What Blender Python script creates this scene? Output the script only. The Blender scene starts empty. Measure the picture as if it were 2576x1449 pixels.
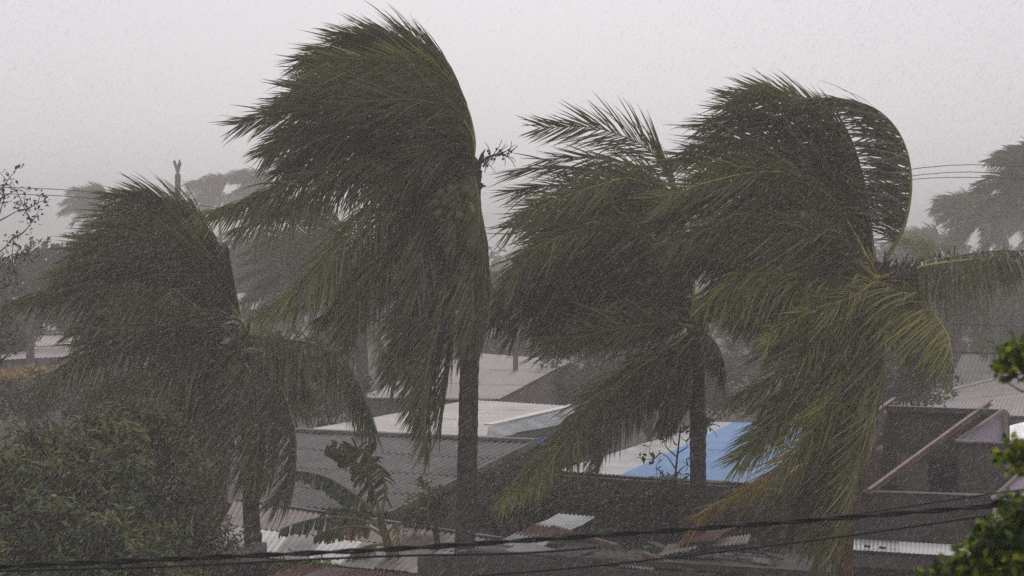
import bpy, math, random
import numpy as np
from mathutils import Vector

random.seed(7)
rng = np.random.default_rng(7)
sc = bpy.context.scene
COL = sc.collection
R = math.radians

# ------------------------------------------------------------------ camera
LENS = 85.0
CZ = 8.0                       # eye height: an upper-floor window
VH = 640.0                     # row of the horizon in a 2576 px wide picture
F = 2576 * LENS / 36.0
cam = bpy.data.cameras.new('camera')
cam.lens = LENS
cam.sensor_width = 36
cam.shift_y = -(724.5 - VH) / 2576
cam.clip_end = 6000
cam.dof.use_dof = True
cam.dof.focus_distance = 42
cam.dof.aperture_fstop = 5.6
camo = bpy.data.objects.new('camera', cam)
camo.location = (0, 0, CZ)
camo.rotation_euler = (R(90), 0, 0)
COL.objects.link(camo)
sc.camera = camo

# ------------------------------------------------------------------ sky, sun, exposure
SUN_EL = 32.0
world = bpy.data.worlds.new('World')
sc.world = world
world.use_nodes = True
wn = world.node_tree
wn.nodes.clear()
w_out = wn.nodes.new('ShaderNodeOutputWorld')
w_bg = wn.nodes.new('ShaderNodeBackground')
w_sky = wn.nodes.new('ShaderNodeTexSky')
w_sky.sky_type = 'NISHITA'
w_sky.sun_disc = False
w_sky.sun_elevation = R(SUN_EL)
w_sky.sun_rotation = 0
w_sky.dust_density = 4
w_hs = wn.nodes.new('ShaderNodeHueSaturation')
w_hs.inputs['Saturation'].default_value = 0.15
w_mix = wn.nodes.new('ShaderNodeMix')
w_mix.data_type = 'RGBA'
w_mix.inputs[0].default_value = 0.88
w_tc = wn.nodes.new('ShaderNodeTexCoord')
w_noise = wn.nodes.new('ShaderNodeTexNoise')
w_noise.inputs['Scale'].default_value = 1.6
w_noise.inputs['Detail'].default_value = 3
w_ramp = wn.nodes.new('ShaderNodeValToRGB')
w_ramp.color_ramp.elements[0].position = 0.25
w_ramp.color_ramp.elements[0].color = (0.70, 0.692, 0.745, 1)
w_ramp.color_ramp.elements[1].position = 0.75
w_ramp.color_ramp.elements[1].color = (0.96, 0.95, 1.0, 1)
w_scale = wn.nodes.new('ShaderNodeVectorMath')
w_scale.operation = 'SCALE'
w_scale.inputs['Scale'].default_value = 8.1
L = wn.links.new
L(w_tc.outputs['Generated'], w_noise.inputs['Vector'])
L(w_noise.outputs['Fac'], w_ramp.inputs['Fac'])
L(w_ramp.outputs['Color'], w_scale.inputs[0])
L(w_sky.outputs['Color'], w_hs.inputs['Color'])
L(w_hs.outputs['Color'], w_mix.inputs[6])
L(w_scale.outputs['Vector'], w_mix.inputs[7])
L(w_mix.outputs[2], w_bg.inputs['Color'])
w_bg.inputs['Strength'].default_value = 0.1
L(w_bg.outputs['Background'], w_out.inputs['Surface'])

sun = bpy.data.lights.new('sun', 'SUN')
sun.energy = 0.5
sun.angle = R(25)
sun.color = (1.0, 0.97, 0.93)
suno = bpy.data.objects.new('sun', sun)
suno.rotation_euler = (-(R(90 - SUN_EL)), 0, 0)
suno.location = (0, 60, 60)
COL.objects.link(suno)

sc.view_settings.view_transform = 'Standard'
sc.view_settings.look = 'None'
sc.view_settings.exposure = 0.0
sc.view_settings.gamma = 1.0
sc.view_settings.use_curve_mapping = False
sc.render.engine = 'CYCLES'
sc.cycles.max_bounces = 8
sc.cycles.diffuse_bounces = 3
sc.cycles.glossy_bounces = 2
sc.cycles.transmission_bounces = 3
sc.cycles.volume_bounces = 4
sc.cycles.adaptive_threshold = 0.006
sc.cycles.use_denoising = False
sc.cycles.sample_clamp_indirect = 2
sc.cycles.caustics_reflective = False
sc.cycles.caustics_refractive = False

# ------------------------------------------------------------------ helpers
ROOT = {}                      # object name -> world position of its root


def P(u, v, d):
    """The point at depth d that lies on row v, column u of a 2576 x 1449 picture."""
    return np.array(((u - 1288) / F * d, d, CZ - (v - VH) / F * d))


def PZ(u, v, z):
    return P(u, v, (CZ - z) * F / (v - VH))


def tag(o, label=None, cat=None, group=None, kind=None):
    if label: o['label'] = label
    if cat: o['category'] = cat
    if group: o['group'] = group
    if kind: o['kind'] = kind
    return o


def thing(name, loc, label, cat, group=None):
    o = bpy.data.objects.new(name, None)
    o.empty_display_size = 0.2
    o.location = loc
    COL.objects.link(o)
    ROOT[o.name] = np.array(loc, float)
    return tag(o, label, cat, group)


SHEET_TINT = None


def mk(name, V, Fc, mat, parent=None, smooth=False, tint=None, kind=None):
    V = np.asarray(V, float)
    if parent is not None:
        org = ROOT[parent.name]
    else:
        org = np.array((V[:, 0].mean(), V[:, 1].mean(), V[:, 2].min()))
    me = bpy.data.meshes.new(name)
    Vl = V - org
    if isinstance(Fc, np.ndarray):
        k = Fc.shape[1]
        me.vertices.add(len(Vl))
        me.vertices.foreach_set('co', Vl.astype(np.float32).ravel())
        me.loops.add(Fc.size)
        me.loops.foreach_set('vertex_index', Fc.astype(np.int32).ravel())
        me.polygons.add(len(Fc))
        me.polygons.foreach_set('loop_start', np.arange(0, Fc.size, k, dtype=np.int32))
        me.update(calc_edges=True)
    else:
        me.from_pydata([tuple(p) for p in Vl], [], Fc)
        me.update()
    if smooth:
        me.polygons.foreach_set('use_smooth', [True] * len(me.polygons))
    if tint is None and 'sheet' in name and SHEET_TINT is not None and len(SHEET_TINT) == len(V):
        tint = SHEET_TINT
    if tint is not None:
        a = me.attributes.new('tint', 'FLOAT', 'POINT')
        a.data.foreach_set('value', np.asarray(tint, np.float32))
    me.materials.append(mat)
    o = bpy.data.objects.new(name, me)
    COL.objects.link(o)
    if parent is not None:
        o.parent = parent
    else:
        o.location = org
    ROOT[o.name] = org
    if kind: o['kind'] = kind
    return o


class MB:
    """Collects pieces that make up ONE mesh."""
    def __init__(self): self.V, self.F, self.n = [], [], 0
    def add(self, VF):
        V, Fc = VF
        self.V.append(np.asarray(V, float))
        self.F += [[i + self.n for i in f] for f in Fc]
        self.n += len(V)
        return self
    def get(self): return np.concatenate(self.V), self.F


def tube(pts, rad, n=8, caps=True):
    pts = np.asarray(pts, float)
    m = len(pts)
    rad = np.broadcast_to(np.asarray(rad, float), (m,))
    T = np.gradient(pts, axis=0)
    T /= np.linalg.norm(T, axis=1)[:, None] + 1e-9
    ref = np.array((0.13, 0.95, 0.28))
    A = np.cross(T, ref)
    A /= np.linalg.norm(A, axis=1)[:, None] + 1e-9
    B = np.cross(T, A)
    ang = np.linspace(0, 2 * np.pi, n, endpoint=False)
    V = (pts[:, None] + rad[:, None, None] * (A[:, None] * np.cos(ang)[None, :, None] + B[:, None] * np.sin(ang)[None, :, None])).reshape(-1, 3)
    Fc = []
    for i in range(m - 1):
        for j in range(n):
            k = (j + 1) % n
            Fc.append([i * n + j, i * n + k, (i + 1) * n + k, (i + 1) * n + j])
    if caps:
        Fc.append(list(range(n))[::-1])
        Fc.append([(m - 1) * n + j for j in range(n)])
    return V, Fc


def catmull(pts, n):
    pts = np.asarray(pts, float)
    if len(pts) == 2:
        t = np.linspace(0, 1, n)[:, None]
        return pts[0] * (1 - t) + pts[1] * t
    p = np.vstack([2 * pts[0] - pts[1], pts, 2 * pts[-1] - pts[-2]])
    seg = np.linalg.norm(np.diff(pts, axis=0), axis=1)
    cum = np.concatenate([[0], np.cumsum(seg)])
    s = np.linspace(0, cum[-1], n)
    i = np.clip(np.searchsorted(cum, s, side='right') - 1, 0, len(seg) - 1)
    t = ((s - cum[i]) / seg[i])[:, None]
    p0, p1, p2, p3 = p[i], p[i + 1], p[i + 2], p[i + 3]
    return 0.5 * (2 * p1 + (p2 - p0) * t + (2 * p0 - 5 * p1 + 4 * p2 - p3) * t ** 2 + (3 * p1 - p0 - 3 * p2 + p3) * t ** 3)


def beam(p, q, w, h, up=(0, 0, 1)):
    p, q, up = np.asarray(p, float), np.asarray(q, float), np.asarray(up, float)
    T = (q - p) / np.linalg.norm(q - p)
    S = np.cross(T, up); S /= np.linalg.norm(S)
    U = np.cross(S, T)
    V = []
    for c in (p, q):
        for a, b in ((-1, -1), (1, -1), (1, 1), (-1, 1)):
            V.append(c + S * a * w / 2 + U * b * h / 2)
    return np.array(V), [[0, 1, 2, 3][::-1], [4, 5, 6, 7], [0, 1, 5, 4], [1, 2, 6, 5], [2, 3, 7, 6], [3, 0, 4, 7]]


def prism(poly, off):
    """Solid from a planar polygon pushed along off."""
    poly = np.asarray(poly, float)
    n = len(poly)
    V = np.vstack([poly, poly + np.asarray(off, float)])
    Fc = [list(range(n)), list(range(n, 2 * n))[::-1]]
    for i in range(n):
        j = (i + 1) % n
        Fc.append([i, i + n, j + n, j])
    return V, Fc


def wall(p, q, z0, zp, zq, t=0.15):
    """Upright wall from plan point p to q, tops zp and zq, thickness t away from the camera side."""
    p, q = np.asarray(p, float)[:2], np.asarray(q, float)[:2]
    d = (q - p) / np.linalg.norm(q - p)
    nrm = np.array((-d[1], d[0]))
    poly = [(p[0], p[1], z0), (q[0], q[1], z0), (q[0], q[1], zq), (p[0], p[1], zp)]
    return prism(poly, (nrm[0] * t, nrm[1] * t, 0))


def sheet(p00, p10, p11, p01, waves, amp, nlen=1, per=4, thick=0.006, sag=0.0):
    """Corrugated sheet: waves across p00->p10, flutes run p00->p01."""
    p00, p10, p11, p01 = [np.asarray(x, float) for x in (p00, p10, p11, p01)]
    nrm = np.cross(p10 - p00, p01 - p00)
    nrm /= np.linalg.norm(nrm)
    if nrm[2] < 0: nrm = -nrm
    ni = waves * per + 1
    a = np.linspace(0, 1, ni)[None, :, None]
    b = np.linspace(0, 1, nlen + 1)[:, None, None]
    G = (p00 * (1 - a) + p10 * a) * (1 - b) + (p01 * (1 - a) + p11 * a) * b
    G = G + nrm * (amp * np.sin(a * waves * 2 * np.pi))
    G = G + np.array((0, 0, -sag)) * np.sin(b * np.pi)
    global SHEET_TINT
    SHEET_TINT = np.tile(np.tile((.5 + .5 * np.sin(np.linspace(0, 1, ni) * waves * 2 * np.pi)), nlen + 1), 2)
    top = G.reshape(-1, 3)
    V = np.vstack([top, top - nrm * thick])
    m = len(top)
    Fc = []
    for j in range(nlen):
        for i in range(ni - 1):
            q = [j * ni + i, j * ni + i + 1, (j + 1) * ni + i + 1, (j + 1) * ni + i]
            Fc.append(q)
            Fc.append([x + m for x in q][::-1])
    def edge(i, j): Fc.append([i, i + m, j + m, j])
    for i in range(ni - 1):
        edge(i, i + 1)
        edge(nlen * ni + i + 1, nlen * ni + i)
    for j in range(nlen):
        edge((j + 1) * ni, j * ni)
        edge(j * ni + ni - 1, (j + 1) * ni + ni - 1)
    return V, Fc


def roof_sheets(parent, c00, c10, c11, c01, nx, ny, waves, amp, mats, name='roof_sheet', jit=0.008, weights=None, lap=0.012):
    """Courses of corrugated sheets over a quad; c00-c10 is the low edge, flutes run up to c01-c11. The upper course laps over the lower."""
    c = [np.asarray(x, float) for x in (c00, c10, c11, c01)]
    def q(a, b): return (c[0] * (1 - a) + c[1] * a) * (1 - b) + (c[3] * (1 - a) + c[2] * a) * b
    nrm = np.cross(c[1] - c[0], c[3] - c[0]); nrm /= np.linalg.norm(nrm)
    if nrm[2] < 0: nrm = -nrm
    out = []
    for j in range(ny):
        for i in range(nx):
            a0, a1 = i / nx, (i + 1) / nx + 0.03 / nx
            b0, b1 = j / ny - (0.06 / ny if j else 0), (j + 1) / ny
            b0 += random.uniform(-.02, .02) / ny
            lift = nrm * (lap + random.uniform(0, jit) + 0.003 * (i % 2))
            top = nrm * 0.0
            m = random.choices(mats, weights)[0] if len(mats) > 1 else mats[0]
            out.append(mk(name, *sheet(q(a0, b0) + lift * 1.6, q(a1, b0) + lift * 1.6, q(a1, b1) + top, q(a0, b1) + top, waves, amp), m, parent, smooth=False))
    return out


# ------------------------------------------------------------------ materials
def nodes_of(name):
    m = bpy.data.materials.new(name)
    m.use_nodes = True
    nt = m.node_tree
    bs = nt.nodes['Principled BSDF']
    return m, nt, bs


def c4(c): return (c[0], c[1], c[2], 1)


def mat_noise(name, c1, c2, scale=3.0, rough=0.8, bump=0.2, c3=None, stretch=(1, 1, 1), spec=0.3, fine=25.0, metal=0.0, vary=0.0, flute_shade=0.0):
    """Two or three earthy tones mixed by noise, fine grain and relief; c3 is a stain colour."""
    m, nt, bs = nodes_of(name)
    N, Lk = nt.nodes, nt.links.new
    tc = N.new('ShaderNodeTexCoord')
    mp = N.new('ShaderNodeMapping')
    mp.inputs['Scale'].default_value = stretch
    Lk(tc.outputs['Object'], mp.inputs['Vector'])
    n1 = N.new('ShaderNodeTexNoise')
    n1.inputs['Scale'].default_value = scale
    n1.inputs['Detail'].default_value = 6
    n1.inputs['Roughness'].default_value = 0.65
    Lk(mp.outputs['Vector'], n1.inputs['Vector'])
    rp = N.new('ShaderNodeValToRGB')
    rp.color_ramp.elements[0].position = 0.33
    rp.color_ramp.elements[0].color = c4(c1)
    rp.color_ramp.elements[1].position = 0.67
    rp.color_ramp.elements[1].color = c4(c2)
    Lk(n1.outputs['Fac'], rp.inputs['Fac'])
    col = rp.outputs['Color']
    if c3 is not None:
        n2 = N.new('ShaderNodeTexNoise')
        n2.inputs['Scale'].default_value = scale * 0.45
        n2.inputs['Detail'].default_value = 8
        n2.inputs['Roughness'].default_value = 0.75
        Lk(mp.outputs['Vector'], n2.inputs['Vector'])
        r2 = N.new('ShaderNodeValToRGB')
        r2.color_ramp.elements[0].position = 0.52
        r2.color_ramp.elements[1].position = 0.66
        Lk(n2.outputs['Fac'], r2.inputs['Fac'])
        mx = N.new('ShaderNodeMix'); mx.data_type = 'RGBA'
        Lk(r2.outputs['Color'], mx.inputs[0])
        Lk(col, mx.inputs[6])
        mx.inputs[7].default_value = c4(c3)
        col = mx.outputs[2]
    if vary:
        oi = N.new('ShaderNodeObjectInfo')
        mr = N.new('ShaderNodeMapRange')
        mr.inputs[3].default_value = 1 - vary
        mr.inputs[4].default_value = 1 + vary
        Lk(oi.outputs['Random'], mr.inputs[0])
        vm = N.new('ShaderNodeVectorMath'); vm.operation = 'SCALE'
        Lk(col, vm.inputs[0]); Lk(mr.outputs[0], vm.inputs['Scale'])
        col = vm.outputs['Vector']
    if flute_shade:   # corrugation shading painted into the colour: troughs darker, crests lighter
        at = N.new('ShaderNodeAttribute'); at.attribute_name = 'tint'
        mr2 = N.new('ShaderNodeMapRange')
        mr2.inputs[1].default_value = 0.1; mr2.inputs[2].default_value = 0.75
        mr2.inputs[3].default_value = 1 - flute_shade; mr2.inputs[4].default_value = 1.08
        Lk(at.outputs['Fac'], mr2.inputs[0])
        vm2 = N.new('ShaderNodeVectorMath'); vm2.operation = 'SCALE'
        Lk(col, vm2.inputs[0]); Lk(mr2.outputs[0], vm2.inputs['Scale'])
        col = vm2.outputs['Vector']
    Lk(col, bs.inputs['Base Color'])
    bs.inputs['Roughness'].default_value = rough
    bs.inputs['Metallic'].default_value = metal
    bs.inputs['Specular IOR Level'].default_value = spec
    n3 = N.new('ShaderNodeTexNoise')
    n3.inputs['Scale'].default_value = fine
    n3.inputs['Detail'].default_value = 4
    Lk(mp.outputs['Vector'], n3.inputs['Vector'])
    bp = N.new('ShaderNodeBump')
    bp.inputs['Strength'].default_value = bump
    bp.inputs['Distance'].default_value = 0.03
    Lk(n3.outputs['Fac'], bp.inputs['Height'])
    Lk(bp.outputs['Normal'], bs.inputs['Normal'])
    return m


def mat_leaf(name, cols, rough=0.5, trans=0.25, spec=0.35):
    """Leaf colour by each leaf's own tint (0..1), a little light passing through."""
    m, nt, bs = nodes_of(name)
    N, Lk = nt.nodes, nt.links.new
    at = N.new('ShaderNodeAttribute'); at.attribute_name = 'tint'
    rp = N.new('ShaderNodeValToRGB')
    while len(rp.color_ramp.elements) < len(cols): rp.color_ramp.elements.new(0.5)
    for e, (pos, c) in zip(rp.color_ramp.elements, cols):
        e.position = pos; e.color = c4(c)
    Lk(at.outputs['Fac'], rp.inputs['Fac'])
    Lk(rp.outputs['Color'], bs.inputs['Base Color'])
    bs.inputs['Roughness'].default_value = rough
    bs.inputs['Specular IOR Level'].default_value = spec
    tr = N.new('ShaderNodeBsdfTranslucent')
    sc_ = N.new('ShaderNodeVectorMath'); sc_.operation = 'MULTIPLY'
    Lk(rp.outputs['Color'], sc_.inputs[0])
    sc_.inputs[1].default_value = (1.5, 1.5, 0.8)
    Lk(sc_.outputs['Vector'], tr.inputs['Color'])
    mx = N.new('ShaderNodeMixShader')
    mx.inputs['Fac'].default_value = trans
    Lk(bs.outputs['BSDF'], mx.inputs[1]); Lk(tr.outputs['BSDF'], mx.inputs[2])
    Lk(mx.outputs['Shader'], N['Material Output'].inputs['Surface'])
    return m


M = {}
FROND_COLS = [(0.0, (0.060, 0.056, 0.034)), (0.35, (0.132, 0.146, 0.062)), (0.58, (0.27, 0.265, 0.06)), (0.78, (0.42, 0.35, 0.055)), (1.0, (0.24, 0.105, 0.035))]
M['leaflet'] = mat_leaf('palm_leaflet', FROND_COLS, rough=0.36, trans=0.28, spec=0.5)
M['midrib'] = mat_leaf('palm_midrib', [(0, (0.06, 0.07, 0.025)), (0.45, (0.25, 0.235, 0.055)), (0.75, (0.55, 0.47, 0.09)), (1, (0.28, 0.11, 0.05))], rough=0.45, trans=0.0)
M['palm_bark'] = mat_noise('palm_bark', (0.042, 0.036, 0.031), (0.095, 0.084, 0.074), 6, 0.9, 0.5, (0.03, 0.03, 0.022), (1, 1, 3))
M['palm_bark_rust'] = mat_noise('palm_bark_rust', (0.06, 0.035, 0.022), (0.15, 0.075, 0.04), 5, 0.9, 0.5, (0.04, 0.035, 0.025), (1, 1, 3))
M['fibre'] = mat_noise('palm_fibre', (0.05, 0.04, 0.025), (0.10, 0.08, 0.04), 9, 0.95, 0.6)
M['spathe'] = mat_noise('palm_spathe', (0.25, 0.22, 0.05), (0.38, 0.32, 0.07), 4, 0.6, 0.2)
M['spathe_dark'] = mat_noise('palm_spathe_dark', (0.035, 0.028, 0.022), (0.07, 0.055, 0.04), 4, 0.8, 0.3)
M['nut'] = mat_noise('coconut_green', (0.07, 0.075, 0.025), (0.14, 0.135, 0.04), 5, 0.5, 0.1, vary=0.2)
M['nut_dark'] = mat_noise('coconut_brown', (0.04, 0.03, 0.022), (0.08, 0.06, 0.04), 5, 0.7, 0.2, vary=0.2)
M['bush'] = mat_leaf('bush_leaf', [(0, (0.018, 0.024, 0.013)), (0.4, (0.055, 0.070, 0.026)), (0.7, (0.16, 0.18, 0.055)), (1, (0.30, 0.31, 0.10))], rough=0.45, trans=0.18)
M['vine'] = mat_leaf('vine_leaf', [(0, (0.018, 0.020, 0.014)), (0.6, (0.034, 0.038, 0.022)), (0.9, (0.075, 0.075, 0.035)), (1, (0.13, 0.10, 0.05))], rough=0.6, trans=0.12)
M['near_leaf'] = mat_leaf('near_leaf', [(0, (0.006, 0.014, 0.004)), (0.5, (0.02, 0.05, 0.006)), (0.8, (0.13, 0.19, 0.015)), (1, (0.34, 0.36, 0.03))], rough=0.35, trans=0.45)
M['far_leaf'] = mat_leaf('far_leaf', [(0, (0.028, 0.034, 0.022)), (0.6, (0.05, 0.06, 0.03)), (1, (0.10, 0.11, 0.05))], rough=0.6, trans=0.15)
M['yellow_leaf'] = mat_leaf('yellow_leaf', [(0, (0.30, 0.17, 0.03)), (0.6, (0.55, 0.33, 0.05)), (1, (0.7, 0.45, 0.08))], rough=0.6, trans=0.2)
M['bright_leaf'] = mat_leaf('bright_leaf', [(0, (0.045, 0.06, 0.02)), (0.6, (0.12, 0.14, 0.035)), (1, (0.30, 0.28, 0.06))], rough=0.5, trans=0.25)
M['branch'] = mat_noise('branch_bark', (0.03, 0.026, 0.022), (0.06, 0.052, 0.045), 8, 0.9, 0.4)
M['banana'] = mat_leaf('banana_leaf', [(0, (0.022, 0.034, 0.016)), (0.5, (0.045, 0.062, 0.026)), (0.8, (0.11, 0.10, 0.04)), (1, (0.28, 0.13, 0.04))], rough=0.4, trans=0.25)
M['banana_rib'] = mat_noise('banana_rib', (0.16, 0.17, 0.05), (0.26, 0.25, 0.07), 4, 0.5, 0.1)
M['banana_stem'] = mat_noise('banana_stem', (0.07, 0.06, 0.03), (0.14, 0.11, 0.05), 5, 0.7, 0.4, (0.12, 0.06, 0.03), (1, 1, 0.3))
M['fibre_cement'] = mat_noise('fibre_cement', (0.17, 0.155, 0.148), (0.24, 0.22, 0.21), 2.2, 0.5, 0.2, (0.10, 0.09, 0.084), vary=0.10, flute_shade=0.68)
M['dull_sheet'] = mat_noise('dull_sheet', (0.11, 0.098, 0.092), (0.15, 0.135, 0.128), 1.0, 0.8, 0.1, (0.08, 0.072, 0.068), flute_shade=.25)
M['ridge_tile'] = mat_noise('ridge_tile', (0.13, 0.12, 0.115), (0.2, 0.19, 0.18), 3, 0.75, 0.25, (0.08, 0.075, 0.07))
M['pale_roof'] = mat_noise('pale_roof', (0.50, 0.45, 0.41), (0.66, 0.61, 0.57), 0.8, 0.7, 0.15, (0.40, 0.35, 0.31), vary=0.05, flute_shade=0.08)
M['zinc'] = mat_noise('zinc_sheet', (0.34, 0.35, 0.36), (0.62, 0.63, 0.64), 2.0, 0.4, 0.1, (0.24, 0.22, 0.21), metal=0.35, vary=0.12, flute_shade=0.3)
M['white_sheet'] = mat_noise('white_sheet', (0.60, 0.59, 0.57), (0.76, 0.75, 0.73), 1.2, 0.5, 0.08, (0.5, 0.48, 0.45), vary=0.04, flute_shade=0.15)
M['blue_sheet'] = mat_noise('blue_sheet', (0.22, 0.40, 0.70), (0.31, 0.50, 0.77), 1.0, 0.45, 0.08, (0.28, 0.40, 0.6), vary=0.08, flute_shade=0.25)
M['rust_sheet'] = mat_noise('rust_sheet', (0.12, 0.065, 0.06), (0.20, 0.13, 0.12), 2.5, 0.55, 0.2, (0.24, 0.19, 0.175), (1, 1, 1), vary=0.15, flute_shade=0.3)
M['red_sheet'] = mat_noise('red_sheet', (0.12, 0.035, 0.032), (0.20, 0.07, 0.06), 2.5, 0.7, 0.2, (0.09, 0.05, 0.045), vary=0.15, flute_shade=0.35)
M['grey_sheet'] = mat_noise('grey_sheet', (0.14, 0.125, 0.115), (0.34, 0.31, 0.29), 3.5, 0.75, 0.25, (0.05, 0.045, 0.04), vary=0.3, flute_shade=0.4)
M['pink_roof'] = mat_noise('pink_roof', (0.28, 0.22, 0.21), (0.40, 0.33, 0.32), 0.7, 0.5, 0.1, (0.22, 0.18, 0.17), vary=0.08, flute_shade=0.25)
M['pale_pink_roof'] = mat_noise('pale_pink_roof', (0.42, 0.36, 0.35), (0.55, 0.49, 0.47), 0.5, 0.75, 0.1, (0.34, 0.28, 0.27), vary=0.08, flute_shade=0.12)
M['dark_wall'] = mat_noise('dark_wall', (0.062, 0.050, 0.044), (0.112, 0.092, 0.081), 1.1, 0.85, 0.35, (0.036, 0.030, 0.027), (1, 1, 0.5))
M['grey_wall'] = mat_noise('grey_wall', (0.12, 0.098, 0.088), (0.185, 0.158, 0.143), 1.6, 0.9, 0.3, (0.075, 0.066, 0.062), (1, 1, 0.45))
M['red_wall'] = mat_noise('red_wall', (0.075, 0.043, 0.040), (0.11, 0.066, 0.06), 1.6, 0.9, 0.3, (0.05, 0.03, 0.03), (1, 1, 0.5))
M['lavender'] = mat_noise('lavender_wall', (0.74, 0.60, 0.76), (0.82, 0.68, 0.84), 1.5, 0.8, 0.15, (0.62, 0.50, 0.62), (1, 1, 0.5))
M['cream_edge'] = mat_noise('cream_edge', (0.26, 0.21, 0.18), (0.36, 0.30, 0.26), 3, 0.85, 0.2)
M['blue_wall'] = mat_noise('blue_wall', (0.15, 0.24, 0.44), (0.20, 0.30, 0.52), 1.5, 0.85, 0.15, (0.13, 0.18, 0.3), (1, 1, 0.5))
M['red_steel'] = mat_noise('red_steel', (0.17, 0.085, 0.075), (0.26, 0.15, 0.13), 3, 0.6, 0.15, (0.3, 0.22, 0.2))
M['dark_steel'] = mat_noise('dark_steel', (0.05, 0.043, 0.042), (0.09, 0.08, 0.078), 3, 0.6, 0.15)
M['timber'] = mat_noise('wet_timber', (0.16, 0.095, 0.075), (0.26, 0.16, 0.13), 4, 0.75, 0.3, (0.11, 0.07, 0.055), (1, 1, 1))
M['old_post'] = mat_noise('old_post', (0.035, 0.03, 0.027), (0.07, 0.06, 0.052), 6, 0.9, 0.4)
M['concrete'] = mat_noise('concrete', (0.16, 0.145, 0.135), (0.26, 0.24, 0.225), 2.2, 0.9, 0.3, (0.1, 0.09, 0.085))
M['pale_sheet'] = mat_noise('pale_sheet', (0.44, 0.41, 0.39), (0.58, 0.55, 0.53), 1.6, 0.8, 0.2, (0.30, 0.27, 0.25), flute_shade=.2)
M['pale_slab'] = mat_noise('pale_slab', (0.48, 0.45, 0.43), (0.62, 0.59, 0.57), 1.6, 0.8, 0.2, (0.34, 0.31, 0.29))
M['pole'] = mat_noise('pole_concrete', (0.10, 0.092, 0.088), (0.15, 0.14, 0.135), 2, 0.9, 0.2)
M['cable'] = mat_noise('black_cable', (0.006, 0.006, 0.006), (0.014, 0.013, 0.013), 20, 0.5, 0.1)
M['wire'] = mat_noise('old_wire', (0.02, 0.02, 0.02), (0.035, 0.033, 0.033), 20, 0.6, 0.1)
M['stone'] = mat_noise('stone', (0.05, 0.043, 0.04), (0.10, 0.088, 0.08), 5, 0.9, 0.5)
M['dark'] = mat_noise('painted_room_shade', (0.012, 0.010, 0.009), (0.02, 0.017, 0.015), 3, 0.95, 0.1)  # near-black colour standing in for the shade of an unlit room
M['ground'] = mat_noise('ground', (0.035, 0.032, 0.022), (0.065, 0.058, 0.042), 0.15, 0.95, 0.4, (0.04, 0.05, 0.025), fine=2.0)

# ------------------------------------------------------------------ ground
NG = 40
gx = np.linspace(-300, 300, NG + 1)
gy = np.linspace(-25, 600, NG + 1)
GX, GY = np.meshgrid(gx, gy)
GZ = -0.25 + 0.22 * np.sin(GX * 0.013) * np.cos(GY * 0.017)
gi = np.arange((NG + 1) ** 2).reshape(NG + 1, NG + 1)
GF = np.stack([gi[:-1, :-1], gi[:-1, 1:], gi[1:, 1:], gi[1:, :-1]], -1).reshape(-1, 4)
g = mk('ground', np.stack([GX, GY, GZ], -1).reshape(-1, 3), GF, M['ground'])
tag(g, 'wet earth between the houses', None, None, 'structure')

# ------------------------------------------------------------------ palms
WIND = np.array((-1.0, 0.12, -0.08))
GRAV = np.array((0.0, 0.0, -1.0))


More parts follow.
